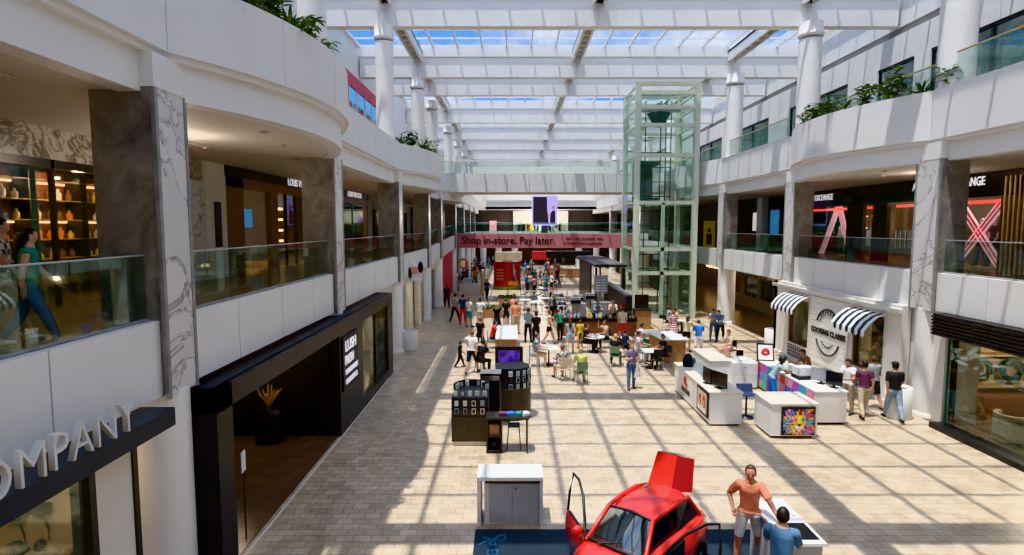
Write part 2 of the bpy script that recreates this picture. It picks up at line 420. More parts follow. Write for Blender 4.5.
# upper brass-topped railings on the right parapet, and short one on the left
for i, (a, b2) in enumerate([(2, 17.6), (28, 35.6), (37, 45), (51.5, 60)]):
    railing((XR+0.02, a), (XR+0.02, b2), Z3TR, Z3TR, 0.92, '%s run of brass-topped glass railing on the right upper parapet' % ORD[i], rail='brass', grp='upper right railings')
g = empty('glass_railing', (XR, 18.5, Z3TR), 0, 'brass-topped glass railing behind the planting on the right curved balcony', 'railing')
mb = MB(); mb.tube([(0.35, 0, 0.92), (0.30, 4, 0.92), (0.05, 8.4, 0.92)], 0.028).build('top_rail', 'brass', g)
MB().box(0.3, 0.32, 0, 8, 0, 0.9).build('glass_panel', 'glass_rail', g)
for i, (a, b2) in enumerate([(37.6, 45), (55.6, 64)]):
    railing((XL-0.02, a), (XL-0.02, b2), Z3TL, Z3TL, 0.9, '%s run of brass-topped glass railing on the left upper parapet' % ORD[i], rail='brass', grp='upper left railings')
# walls behind ground-level shops (dark depth) and behind galleries
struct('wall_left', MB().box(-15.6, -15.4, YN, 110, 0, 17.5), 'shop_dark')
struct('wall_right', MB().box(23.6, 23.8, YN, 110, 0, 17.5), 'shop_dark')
struct('wall_back', MB().box(-16, 24, 109.8, 110, 0, 17.5), 'cream_wall')
struct('wall_front', MB().box(-16, 24, YN-0.2, YN, 0, 17.5), 'cream_wall')
# ---- upper level walls
mb = MB()
mb.box(BL-0.3, BL, YN, 31, Z3, 17.2); mb.box(BL-0.3, BL, 31, 44, 14.9, 17.2); mb.box(BL-0.3, BL, 44, YF, Z3, 17.2)
struct('wall_upper_left', mb, 'white_panel')
mb = MB().m(0)
for k in range(56):
    y = -4 + k*1.85
    mb.box(BR+0.25, BR+0.5, y+0.012, y+1.838, 15.05, 18.5)
    mb.box(BR+0.02, BR+0.3, y+0.012, y+1.838, 13.4, 14.62)
mb.m(1).box(BR+0.3, BR+0.6, YN, YF, 14.62, 15.05); mb.box(BR+0.1, BR+0.28, YN, YF, 13.42, 14.6); mb.box(BR+0.3, BR+0.48, YN, YF, 15.07, 18.4)
for a, b2 in [(-6, 8), (16.8, 19.2), (25.4, 26.4), (29.0, 31.5), (38, 41), (47, 50), (56, 60), (66, 98)]:
    mb.m(0).box(BR, BR+0.3, a, b2, Z3, 13.4)
struct('wall_upper_right', mb, ['white_panel', 'joint'])
for i, (a, b2) in enumerate([(8, 16.8), (19.2, 25.4), (26.4, 29.0), (31.5, 38), (41, 47), (50, 56), (60, 66)]):
    g = empty('window_%d' % (i+1), (BR+0.12, a, Z3), 0, kind='structure')
    MB().box(0, 0.03, 0.06, b2-a-0.06, 0.06, 4.3).build('pane', 'glass_green', g)
    mb = MB(); n = max(1, round((b2-a)/3))
    for k in range(n+1):
        yy = (b2-a)*k/n; mb.box(-0.05, 0.08, yy-0.05, yy+0.05, 0, 4.4)
    mb.box(-0.05, 0.08, 0, b2-a, 4.28, 4.4); mb.box(-0.05, 0.08, 0, b2-a, 0, 0.12); mb.build('frame', 'black_frame', g)
    MB().box(1.6, 1.65, -0.3, b2-a+0.3, 0, 4.4).build('blind', 'dark_green', g)
# pink shop window at upper left
g = empty('shop_window', (BL+0.02, 31, Z3), 0, 'upper left shop window with a bright pink band above it', 'shop window')
MB().box(-0.05, 0.05, 0, 13, 5.1, 5.85).build('pink_band', 'pink_wall', g)
MB().box(-0.02, 0, 0, 13, 0, 5.1).build('glass_pane', 'glass_shop', g)
mb = MB()
for k in range(8): mb.box(-0.04, 0.04, k*1.85-0.04, k*1.85+0.04, 0, 5.1)
mb.build('frame', 'cream_wall', g)
mb = MB()
for k in range(14):
    mb.m(k % 3); mb.box(-0.6, -0.5, k*.92+0.1, k*.92+0.8, 0.5, 4.6)
mb.build('display_panel', ['pink_wall', 'c_white', 'c_grey'], g)
# ================================================================= ROOF
BEAMS = [0.2, 8.8, 18.15, 28.05, 37.3, 42.3, 53.3, 63.3, 71.8, 81.8, 91.8]
for i, y in enumerate(BEAMS):
    o = MB().m(0)
    for x0, x1 in ((-9.3, -5.75), (-5.74, 3.94), (3.95, 13.45), (13.46, 17.6)):
        o.box(x0, x1, y-0.25, y+0.25, 15.08, 16.3)
    o = o.build('roof_beam', 'white_panel')
    tag(o, '%s deep white beam spanning the atrium under the skylight' % ORD[i], 'beam', 'roof beams')
# skylights between the beams
wn = 8
for i in range(len(BEAMS)-1):
    a, b2 = BEAMS[i], BEAMS[i+1]
    g = empty('window_%d' % wn, (0, a, 16.98), 0, kind='structure'); wn += 1
    L = b2-a
    MB().box(-9.3, 17.6, 0.3, L-0.3, 0, 0.02).build('pane', 'glass_roof', g)
    mb = MB(); n = round(26.9/1.5)
    for k in range(n+1):
        x = -9.3 + 26.9*k/n; mb.box(x-0.045, x+0.045, 0.2, L-0.2, -0.16, 0.05)
    mb.build('glazing_bar', 'white_round', g)
    mb = MB(); n = round(L/1.5)
    for k in range(1, n): y = L*k/n; mb.box(-9.3, 17.6, y-0.045, y+0.045, -0.04, 0.05)
    mb.build('cross_bar', 'white_round', g)
    mb = MB(); mb.box(-9.3, 17.6, L-0.32, L-0.2, -0.7, 0); mb.box(-9.3, 17.6, 0.2, 0.32, -0.7, 0)
    mb.build('upstand', 'white_panel', g)
    for x in (-5.75, 3.95, 13.45):
        o = MB().box(-0.3, -0.18, 0, L-0.5, 0, 0.62).box(0.18, 0.3, 0, L-0.5, 0, 0.62).box(-0.3, 0.3, 0, L-0.5, 0.5, 0.62)
        for k in range(int(L/0.9)):
            o.box(-0.2, 0.2, 0.4+k*0.9, 0.55+k*0.9, 0.1, 0.5)
        o = o.build('roof_girder', 'white_panel', loc=(x, a+0.25, 16.0))
        tag(o, 'white lengthwise roof girder, %s bay from the camera, %s' % (ORD[i], {-5.75:'on the left column line', 3.95:'mid-atrium', 13.45:'on the right column line'}[x]), 'girder', 'roof girders')
# ================================================================= BRIDGES AND FAR END
def bridge(y0, y1, zb, zt, name_lab, mats, xa, xb):
    g = empty('bridge', ((xa+xb)/2, y0, zb), 0, name_lab, 'bridge')
    w = (xb-xa)/2
    MB().box(-w, w, 0.2, y1-y0-0.2, 0, zt-zb-0.25).build('deck', 'soffit', g)
    mb = MB(); n = 11 if mats == 'white_panel' else 1
    for k in range(n):
        mb.box(-w+2*w*k/n+0.015, -w+2*w*(k+1)/n-0.015, 0, 0.2, 0, zt-zb)
    mb.box(-w, w, y1-y0-0.2, y1-y0, 0, zt-zb)
    mb.build('front_panel', mats, g)
    return g
bridge(45.3, 49, 8.57, 9.93, 'upper white footbridge crossing the atrium', 'white_panel', -5.3, 12.9)
railing((-5.3, 45.4), (12.9, 45.4), 9.93, 9.93, 0.95, 'glass railing of the upper white footbridge', rail='elevator_frame', n=8)
gb = bridge(56, 60, 3.95, 5.28, 'middle-level footbridge with a dusty pink banner along its front', 'cream_wall', -5.3, 12.9)
b_ = MB().box(-5.25, 11.6, 55.9, 55.97, 3.93, 5.26).build('banner', 'banner_red')
tag(b_, 'long dusty pink advertising banner on the middle footbridge', 'banner')
text('banner_text', 'Shop in-store. Pay later.', 0.98, 'letter_black', face_front(-4.75, 55.88, 4.32), b_, 0.01, sx=0.93, bold=0.012)
text('banner_text', 'Split your purchase into', 0.34, 'letter_black', face_front(5.1, 55.88, 4.72), b_, 0.01, sx=1.05)
text('banner_text', '4 interest-free payments.', 0.34, 'letter_black', face_front(4.9, 55.88, 4.28), b_, 0.01, sx=1.05)
railing((-5.3, 56.1), (12.9, 56.1), 5.28, 5.28, 1.0, 'glass railing of the middle footbridge above the pink banner', n=9)
o = text('wall_lettering', "BLOOMINGDALE'S", 0.5, 'letter_black', face_front(4.4, 88.8, 4.6), None, 0.03, sx=1.2)
tag(o, 'small dark capital letters on the far pale balcony front', 'lettering')
# far end balconies
struct('trim_7', MB().box(-4, 13.5, 90, 90.5, 8.55, 9.9).box(-4, 13.5, 90, 95, 8.55, 8.9), 'white_panel')
struct('trim_8', MB().box(-9, 17, 89, 89.5, 3.4, 5.2).box(-9, 17, 89.5, 96, 3.4, 4.0), 'white_panel')
mb = MB().m(0).box(-9.4, 17.4, 96, 96.4, 8.9, 17.0); mb.m(1).box(-9.4, 17.4, 95.6, 96, 4, 8.55); mb.m(2).box(-9.4, 17.4, 95, 95.4, 0, 3.4)
struct('wall_far', mb, ['cream_wall', 'shop_dark', 'shop_brown'])
railing((-9, 89.1), (17, 89.1), 5.2, 5.2, 1.0, 'glass railing on the far middle balcony', n=8)
g = empty('shop', (0, 95.3, 4), 0, 'bright far shop on the middle level with pale walls and coloured goods', 'shop')
MB().box(0.2, 9.0, 0, 0.2, 0, 4.4).build('back_wall', 'cream_wall', g)
mb = MB()
for k in range(40):
    x = 0.5 + random.random()*8; mb.m(k % 5); mb.box(x, x+0.35, -0.4, -0.1, 0.3+random.random()*1.6, 2.2+random.random()*0.3)
mb.build('goods', ['c_gold', 'c_green', 'c_white', 'c_black', 'c_beige'], g)
MB().box(3.6, 5.6, -0.5, -0.3, 2.5, 3.6).build('screen', 'screen_purple', g)
MB().box(-3.6, -2.5, 0, 0.2, 0.8, 2.8).build('pink_panel', 'pink_light', g)
# LED screen on the bridge
g = empty('video_screen', (3.4, 62, 5.28), 0, 'tall violet video screen with figures in black suits above the middle footbridge', 'screen')
MB().box(-1.32, 1.32, 0, 0.15, 0.75, 3.85).build('screen_panel', 'screen_violet', g)
mb = MB().m(0)
mb.yprism([(-1.2, 0.95), (-1.2, 3.75), (0.25, 3.75), (0.3, 2.4), (0.45, 0.95)], -0.02, 0)
mb.yprism([(0.55, 0.95), (0.6, 2.0), (0.8, 2.35), (1.1, 2.35), (1.15, 0.95)], -0.02, 0)
mb.m(1).ell((0.95, -0.02, 2.72), (0.17, 0.03, 0.26)); mb.ell((0.42, -0.03, 1.9), (0.1, 0.03, 0.3))
mb.build('figures', ['screen_dark', 'c_pink'], g)
MB().box(-0.35, 0.35, 0.02, 0.14, 0, 0.75).build('stand', 'dark_green', g)
# ================================================================= LEFT, LEVEL 2 SHOPS
mb = MB().m(0)
mb.box(BL-0.2, BL, YN, 18.2, 7.35, ZS+0.03); mb.m(1).box(BL-0.2, BL+0.04, 17.0, 18.1, Z2, 7.35)
mb.box(BL-0.25, BL, 9.3, 9.9, Z2, 7.35)
mb.m(2).box(BL-0.2, BL+0.12, 18.1, 19.3, Z2, ZS+0.03)
mb.box(BL-0.2, BL, 38.4, YF, Z2, ZS+0.03)
struct('wall_gallery_left', mb, ['marble_dark', 'marble', 'cream_wall'])
g = empty('shop', (BL, 0, Z2), 0, 'dark glazed shop front with warm lit shelves at the left end of the gallery', 'shop')
MB().box(-0.05, -0.03, 1, 9.3, 0.05, 3.0).build('glass_pane', 'glass_shop', g)
MB().box(-0.05, -0.03, 9.9, 17.0, 0.05, 3.0).build('glass_pane', 'glass_shop', g)
mb = MB()
for y in (1.0, 3.4, 5.6, 7.4, 9.3, 10, 12.2, 14.5, 16.9): mb.box(-0.08, 0.02, y-0.04, y+0.04, 0, 3.0)
mb.box(-0.08, 0.02, 1, 17, 2.82, 3.0); mb.build('frame', 'black_frame', g)
MB().box(-3.2, -3.1, 0, 17.5, 0, 3.4).build('back_wall', 'shop_brown', g)
MB().box(-0.9, -0.35, 2.0, 9.0, 0, 0.85).build('bench_display', 'black_frame', g)
mb = MB()
for y in (2.5, 5, 7.5, 11, 14): mb.box(-1.5, -1.3, y, y+0.12, 2.75, 2.8)
mb.build('downlight', 'white_light', g)
cols = ['c_gold', 'c_brown', 'c_beige', 'c_white', 'orange']
for u in range(5):
    sh = empty('display_shelf', (BL-1.4, 11.7+u*1.55, Z2), 0, '%s warm lit shelf unit behind the left gallery shop glass' % ORD[u], 'shelf', 'lit shelf units')
    for z in (0.9, 1.35, 1.8, 2.25, 2.7): MB().box(-0.2, 0.2, 0, 1.4, z-0.02, z).build('shelf_board', 'wood_light', sh)
    MB().box(-0.24, -0.2, 0, 1.4, 0.2, 2.9).build('back_panel', 'wood_red', sh)
    MB().box(-0.2, 0.2, 0, 0.04, 0, 2.9).box(-0.2, 0.2, 1.36, 1.4, 0, 2.9).build('side_panel', 'black', sh)
    MB().box(-0.17, -0.12, 0.1, 1.3, 2.62, 2.66).box(-0.17, -0.12, 0.1, 1.3, 1.72, 1.76).build('strip_light', 'warm_light', sh)
    for z in (0.9, 1.35, 1.8, 2.25):
        for k in range(4):
            hh = 0.14 + random.random()*0.16; yy = 11.7+u*1.55+0.2+k*0.32
            o = MB().m(0).lathe([(0.06, 0), (0.07, hh*0.6), (0.03, hh*0.75), (0.03, hh)], n=8).build('bottle', random.choice(cols), loc=(BL-1.35, yy, Z2+z))
            tag(o, 'small bottle on the warm lit shelves behind the left gallery glass', 'bottle', 'bottles on the lit shelves')
# brown monogram shop
g = empty('shop', (BL, 19.3, Z2), 0, 'brown panelled boutique front with white display bay on the left gallery', 'shop')
mb = MB().m(0)
mb.box(-0.1, 0.1, 0, 1.3, 0, 3.3); mb.box(-0.1, 0.1, 0, 19, 2.95, 3.62); mb.box(-0.1, 0.1, 3.6, 4.3, 0, 2.95)
mb.box(-0.1, 0.1, 9.2, 10.2, 0, 2.95); mb.box(-0.1, 0.1, 18.4, 19, 0, 2.95)
mb.build('brown_panelling', 'vuitton_brown', g)
MB().box(-0.05, 0.13, -0.05, 19.1, 3.28, 3.62).build('sign_band', 'black', g)
MB().box(-0.25, -0.1, 1.3, 3.6, 0.4, 2.95).build('display_bay', 'beige', g)
MB().box(-0.1, -0.06, 1.45, 2.3, 1.6, 2.25).build('blue_screen', 'screen_blue', g)
MB().box(-4.2, -4.1, 0, 19, 0, 3.5).build('back_wall', 'shop_brown', g)
MB().box(0.0, 0.02, 4.3, 9.2, 0.05, 2.95).build('glass_pane', 'glass_shop', g)
MB().box(0.0, 0.02, 10.2, 18.4, 0.05, 2.95).build('glass_pane', 'glass_shop', g)
for y in (4.3, 5.3, 6.4, 9.15, 12.8, 15.6): MB().box(-0.04, 0.06, y-0.04, y+0.04, 0, 2.95).build('mullion', 'black', g)
mb = MB()
for y in (4.7, 7.5): 
    for z in (0.9, 1.4, 1.9, 2.4): mb.box(-1.6, -1.5, y, y+1.4, z, z+0.1)
mb.build('lit_shelf', 'warm_light', g)
MB().box(-0.5, -0.4, 10.8, 12.6, 1.2, 2.8).build('pink_display', 'pink_light', g)
MB().box(-0.6, -0.5, 13.5, 14.8, 0.2, 1.8).build('display_block', 'dark_green', g)
text('sign_letters', 'LOUIS VUITTON', 0.42, 'letter_white', face_left(0.15, 5.3, 3.33), g, 0.01, sx=0.98)
text('sign_letters', 'LOUIS VUITTON', 0.42, 'letter_white', face_left(0.15, 14.2, 3.33), g, 0.01, sx=0.98)
# more shop fronts further down the left gallery
for k, (a, b2, lab, mt) in enumerate([(40, 52, 'pale shop front beyond the brown boutique on the left gallery', 'cream_wall'), (55, 70, 'far dark shop front near the end of the left gallery', 'shop_dark')]):
    g = empty('shop', (BL+0.05, a, Z2+0.2), 0, lab, 'shop')
    MB().box(0, 0.1, 0, b2-a, 2.6, 3.2).build('header', mt, g)
    for y in range(0, int(b2-a)+1, 3): MB().box(0, 0.12, y-0.1, y+0.1, 0, 2.6).build('mullion', 'black_frame', g)
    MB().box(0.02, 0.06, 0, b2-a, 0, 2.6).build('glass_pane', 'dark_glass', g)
# ceiling fittings of the left gallery
for k, (x, y) in enumerate([(-6.6, 7.3), (-7.6, 14.2), (-8.0, 22), (-7.6, 33)]):
    o = MB().box(-0.03, 0.03, -0.75, 0.75, -0.03, 0); o.ell((0, -0.6, -0.05), (0.04, 0.04, 0.03)).ell((0, 0.6, -0.05), (0.04, 0.04, 0.03))
    o = o.build('ceiling_light', 'soffit', loc=(x, y, ZS+0.02))
    tag(o, '%s slim recessed slot light in the left gallery soffit' % ORD[k], 'light', 'slot lights')
for k, (x, y) in enumerate([(-5.2, 12.6), (-5.6, 14.6), (-7.2, 11.4), (13.4, 21.5), (14.5, 23.4), (14.5, 16)]):
    o = MB().lathe([(0.09, 0), (0.10, -0.03), (0.05, -0.05)][::-1], n=14).build('smoke_detector', 'grey_panel', loc=(x, y, ZS+0.03))
    tag(o, '%s small round ceiling detector under the %s gallery soffit' % (ORD[k if k < 3 else k-3], 'left' if x < 0 else 'right'), 'detector')
# tall steel radiator-like grille beside the marble pilaster
o = MB().box(0, 0.05, 0, 0.35, 0, 1.4).build('wall_grille', 'black_frame', loc=(BL+0.12, 18.5, Z2+1.0)); tag(o, 'narrow dark wall panel between marble pilaster and brown boutique', 'panel')
# ================================================================= LEFT, GROUND SHOPS
# near shop with the navy canopy
g = empty('shop_canopy', (-4.9, -4.28, 3.12), 0, 'dark navy canopy ledge carrying pale raised letters at lower left', 'canopy')
MB().box(-0.5, 0, 0, 12.66, 0, 0.26).build('canopy_slab', 'navy', g)
text('canopy_letters', 'COMPANY', 0.59, 'letter_grey', face_left(0.0, 9.03, 0.27), g, 0.035, sx=0.90, bold=-0.008, spacing=1.08)
struct('wall_shop_left', MB().m(0).box(-5.6, -5.35, 7.3, 8.05, 0, 3.12).m(1).box(-5.62, -5.32, 8.03, 8.13, 0, 3.12).m(1).box(-5.6, -5.34, 7.2, 7.31, 0, 3.12).m(0).box(-9, -8.8, -4, 9.3, 0, 3.4), ['cream_wall', 'black_frame'])
g = empty('shop', (-5.4, -4, 0), 0, 'glazed shop window under the navy canopy', 'shop')
MB().box(-0.01, 0.01, 0, 11.45, 0.1, 3.1).build('glass_pane', 'glass_shop', g)
MB().box(-3.4, -3.3, 0, 13.3, 0, 3.3).build('back_wall', 'beige', g)
MB().box(-3.3, -.3, 13.3, 13.38, 0, 3.3).build('side_wall', 'beige', g)
MB().box(-2.0, -1.35, 13.2, 13.3, 1.8, 2.5).build('dark_recess', 'black', g)
for k, (y, z) in enumerate([(-8.0, 1.3), (-7.6, 1.42)]):
    l = empty('wall_lamp', (y, 9.18, z), 0, '%s small black wall lamp on the beige wall of the canopy shop' % ORD[k], 'lamp', 'black wall lamps')
    MB().box(-0.15, 0.1, -0.08, 0.08, -0.05, 0.1).build('lamp_head', 'black', l)
    MB().tube([(0,0,-0.05), (0.08,0,-0.3), (0,0.1,-0.55)], 0.015).build('arm', 'black', l)
l = empty('pendant_lamp', (-6.45, 8.6, 3.1), 0, 'white pendant lamp hanging above the racks in the canopy shop', 'lamp')
MB().tube([(0,0,0), (0,0,-1.2)], 0.012).build('cord', 'silver', l)
MB().lathe([(0.14, -1.35), (0.12, -1.27), (0.03, -1.2)], n=16).build('lamp_shade', 'white_light', l)
for k in range(14):
    x = -6.1 - (k % 5)*0.5; y = 7.3 + (k//5)*0.65
    o = empty('clothing_stand', (x, y, 0), random.random()*6, 'dark stand of draped leather goods inside the canopy shop', 'stand', 'stands in the canopy shop')
    MB().tube([(0,0,0), (0,0,1.1)], 0.03).build('pole', 'bronze', o)
    mb = MB()
    for q in range(9): mb.m(q % 3).ell((random.uniform(-.25,.25), random.uniform(-.25,.25), random.uniform(.4,1.12)), (random.uniform(.06,.14), random.uniform(.06,.14), random.uniform(.06,.12)), 8, 6)
    mb.build('goods', ['bronze', 'c_brown', 'black'], o)
    MB().lathe([(0.22, 0), (0.22, 0.04)], n=12).build('base', 'black', o)
# black shopfront
X0 = -4.87
g = empty('shop', (X0, 9.5, 0), 0, 'black box-framed cosmetics shop front projecting at ground level on the left', 'shop')
mb = MB()
mb.box(-0.62, 0, 0, 0.55, 0, 3.3); mb.box(-0.5, 0, 0, 14.3, 2.9, 3.3); mb.box(-0.25, 0, 6.9, 9.5, 0, 2.9); mb.box(-0.5, 0, 13.4, 14.3, 0, 2.9); mb.box(-0.2, 0, 9.5, 13.4, 0, 0.35)
mb.build('frame', 'black_frame', g)
MB().box(-0.62, -0.1, 0.06, 14.2, 3.3, 3.33).build('top_ledge', 'black', g)
MB().box(-0.08, -0.05, 9.5, 13.4, 0.35, 2.9).build('glass_pane', 'glass_shop', g)
MB().box(-0.12, -0.02, 11.4, 11.46, 0.35, 2.9).build('mullion', 'black_frame', g)
MB().box(-0.02, 0.02, 0.55, 13.4, 0, 0.015).build('threshold', 'counter_top', g)
sg = MB().box(0.0, 0.05, 7.1, 8.7, 1.25, 2.82).build('sign_board', 'black', g)
text('sign_letters', 'LUSH', 0.44, 'letter_white', face_left(0.07, 7.25, 2.38), sg, 0.01, sx=1.12, bold=0.004)
text('sign_letters', 'FRESH', 0.38, 'letter_white', face_left(0.07, 7.2, 1.99), sg, 0.01, sx=0.90)
text('sign_letters', 'HANDMADE', 0.22, 'letter_white', face_left(0.07, 7.25, 1.7), sg, 0.01, sx=1.08)
text('sign_letters', 'COSMETICS', 0.22, 'letter_white', face_left(0.07, 7.25, 1.41), sg, 0.01, sx=1.08)
mb = MB().m(0).box(-4.6, -4.5, -0.4, 14.5, 0, 3.4).m(1).box(-4.5, -0.1, 0.0, 14, 0.005, 0.02).m(2).box(-4.5, -0.3, 6.9, 7.05, 0, 2.9).m(2).box(-4.5, -0.62, 0, 0.1, 0, 3.4)
mb.build('interior', ['shop_brown', 'floor_brown', 'black'], g)
g = empty('planter', (-6.75, 16.0, 0), 0, 'black barrel display topped with dried stems just inside the black shop front', 'planter')
MB().lathe([(0.38, 0), (0.42, 0.5), (0.38, 1.0)], n=20).build('barrel', 'black_gloss', g)
mb = MB()
for k in range(26):
    a = random.random()*6.28; r = random.uniform(.1,.4); mb.tube([(0,0,1.0), (r*.5*math.cos(a), r*.5*math.sin(a), 1.25), (r*math.cos(a), r*math.sin(a), random.uniform(1.25,1.6))], 0.015, 5)
mb.build('stems', 'wood_light', g)
g = empty('a_board', (-5.1, 10.75, 0), 0.1, 'small white notice clipped to the near edge of the black shop front', 'notice')
MB().box(0, 0.02, 0, 0.2, 1.35, 1.75).build('notice_card', 'c_white', g); MB().tube([(0.01,0.1,0),(0.01,0.1,1.4)], 0.015).build('pole', 'black', g)
# further shop, glass and pale posts
g = empty('shop', (-5.7, 24.3, 0), 0, 'glazed ground floor shop front with pale posts beyond the black shop', 'shop')
for y in (0.1, 6.5, 8.4, 11.5, 13.2, 16, 19.5): MB().box(-0.25, 0.12, y, y+0.35, 0, 2.95).build('post', 'cream_wall', g)
MB().box(-0.2, 0.1, 0, 20, 2.95, 3.42).build('header', 'cream_wall', g)
MB().box(-0.05, -0.02, 0, 19.5, 0, 2.95).build('glass_pane', 'glass_shop', g)
mb = MB()
for k in range(26):
    y = random.uniform(0.5, 19); mb.m(k % 4).lathe([(0.16, 0.3), (0.2, 1.0), (0.15, 1.4), (0.07, 1.6)], -0.9-random.random(), y, 8)
mb.build('display_forms', ['c_red', 'c_khaki', 'c_white', 'c_grey'], g)
MB().box(-3.2, -3.1, 0, 20, 0, 3.4).build('back_wall', 'shop_brown', g)
MB().box(-0.1, 0.14, 12.0, 14.8, 0, 2.9).build('stone_panel', 'marble_dark', g)
g = empty('projecting_sign', (-5.1, 30.2, 3.3), 0, 'projecting sign with pink and black shapes below the left gallery edge', 'sign')
MB().box(-0.1, 0.5, -0.05, 0.05, -0.1, 0.45).build('sign_plate', 'c_white', g)
mb = MB().m(0); mb.ell((0.1, -0.08, 0.45), (0.25, 0.05, 0.2)); mb.m(1); mb.ell((0.42, -0.08, 0.6), (0.14, 0.05, 0.3)); mb.ell((-0.12, -0.08, 0.3), (0.1, 0.05, 0.3)); mb.build('flower_shapes', ['c_pink', 'black'], g)
g = empty('shop', (-5.75, 45, 0), 0, 'deep red fascia wall below the far end of the left gallery', 'shop')
MB().box(-0.2, 0.35, 0, 8.5, 0, 3.9).build('red_wall_panel', 'red_wall', g)
o = MB().tube([(0.38*math.cos(a), 0, 0.38*math.sin(a)) for a in [2*PI*k/20 for k in range(20)]], 0.1, 8, True).build('ring_sign', 'orange', loc=(-4.3, 52, 2.7))
tag(o, 'round orange ring sign beside the deep red wall', 'sign')
# ================================================================= RIGHT, LEVEL 2 SHOPS
struct('wall_gallery_right', MB().m(0).box(BR, BR+0.2, 29.6, 31.0, Z2, ZS+0.03).box(BR, BR+0.2, 44, YF, Z2, ZS+0.03).m(1).box(BR-0.1, BR+0.2, 12.4, 21.0, Z2, ZS+0.03).m(2).box(BR, BR+0.2, YN, 12.4, Z2, ZS+0.03), ['shop_dark', 'shop_brown', 'cream_wall'])
mb = MB()
for k in range(29): mb.box(-0.16, -0.1, k*0.2, k*0.2+0.07, 0, 3.4)
o = mb.build('slatted_screen', 'wood_light', loc=(BR, 15.3, Z2)); tag(o, 'vertical timber slat screen beside the illuminated clothing shop', 'screen')
g = empty('shop', (BR, 18.6, Z2), 0, 'black fashion shop front with red light strips and huge pink letters in its windows', 'shop')
MB().box(-0.12, 0.1, 0, 19.2, 2.72, 3.62).build('sign_band', 'black_gloss', g)
mb = MB()
for a, b2 in ((2.3, 2.6), (5.6, 6.4), (9.0, 10.1), (18.6, 19.2)): MB().box(-0.06, 0.12, a, b2, 0, 2.72).build('dark_column', 'black_frame', g)
for a, b2 in ((2.6, 5.6), (6.4, 9.0), (10.1, 18.6)):
    MB().box(0.0, 0.02, a, b2, 0.02, 2.72).build('glass_pane', 'glass_clear', g)
MB().box(4.0, 4.1, 0, 19.2, 0, 3.4).build('back_wall', 'shop_brown', g)
MB().box(0.1, 4, 0, 19.2, 3.3, 3.36).build('interior_ceiling', 'shop_dark', g)
for a, b2 in ((2.7, 5.5), (6.5, 8.9), (10.3, 18.4)): MB().box(0.3, 0.36, a, b2, 2.5, 2.62).build('red_strip_light', 'red_light', g)
mb = MB()
for y in (1.5, 4, 9.5, 11, 15, 17): 
    mb.box(3.7, 3.85, y, y+1.3, 1.5, 1.56); mb.box(3.7, 3.85, y, y+1.3, 2.2, 2.26)
mb.build('lit_shelf', 'warm_light', g)
text('sign_letters', 'A|X ARMANI EXCHANGE', 0.46, 'letter_white', face_right(-0.15, 7.2, 3.16), g, 0.01, sx=0.76, bold=0.006)
text('sign_letters', 'A|X ARMANI EXCHANGE', 0.46, 'letter_white', face_right(-0.15, 17.5, 3.08), g, 0.01, sx=0.76, bold=0.006)
def strips(mb, y0, z0, y1, z1, w, n=5):
    for k in range(n):
        o = (k - (n-1)/2) * w / n
        mb.m(k % 2); a = 0.4*w/n; mb.add([(0.5, y0+o-a, z0), (0.5, y0+o+a, z0), (0.5, y1+o+a, z1), (0.5, y1+o-a, z1),
                 (0.56, y0+o-a, z0), (0.56, y0+o+a, z0), (0.56, y1+o+a, z1), (0.56, y1+o-a, z1)],
                 [(0,1,2,3), (7,6,5,4), (0,4,5,1), (1,5,6,2), (2,6,7,3), (3,7,4,0)])
g2 = empty('display_letter', (BR, 18.6, Z2), 0, 'giant pink striped letter A standing in the far window of the fashion shop', 'letter')
mb = MB(); strips(mb, 15.8, 0.05, 14.2, 2.7, 0.5); strips(mb, 12.8, 0.05, 14.1, 2.7, 0.5); mb.build('striped_bars', ['pink_light', 'c_white'], g2)
g2 = empty('display_letter', (BR, 18.6, Z2), 0, 'giant pink striped letter X standing in the near window of the fashion shop', 'letter')
mb = MB(); strips(mb, 5.4, 0.1, 3.1, 2.65, 0.5); strips(mb, 3.1, 0.1, 5.4, 2.65, 0.5); mb.build('striped_bars', ['pink_light', 'c_red'], g2)
for k, y in enumerate([11.6, 20.5, 28.0, 36.0]): pass
g = empty('shop', (BR, 38, Z2), 0, 'dark shop front with a blue poster screen on the right gallery beyond the fashion shop', 'shop')
MB().box(-0.05, 0.1, 0, 6, 0, 3.6).build('dark_wall', 'shop_dark', g)
MB().box(-0.12, -0.06, 0.7, 1.9, 1.1, 2.7).build('blue_screen', 'screen_blue', g)
MB().box(-0.12, -0.06, 3.6, 4.8, 1.3, 2.6).build('white_sign', 'letter_soft', g)
MB().box(-0.5, 0, 2.4, 3.2, 0, 3.6).build('white_column', 'white_round', g)
g = empty('banner_stand', (14.2, 42.6, Z2), 0, 'yellow standing banner behind the railing right of the glass elevator', 'banner')
MB().box(-0.4, 0.4, 0, 0.04, 0.05, 2.0).build('banner_panel', 'c_gold', g); MB().box(-0.45, 0.45, -0.1, 0.15, 0, 0.06).build('base', 'black', g)
mb = MB(); mb.box(-0.2, 0.2, -0.02, 0, 0.3, 1.1); mb.ell((0, -0.02, 1.35), (0.13, 0.01, 0.16)); mb.build('figure', 'black', g)
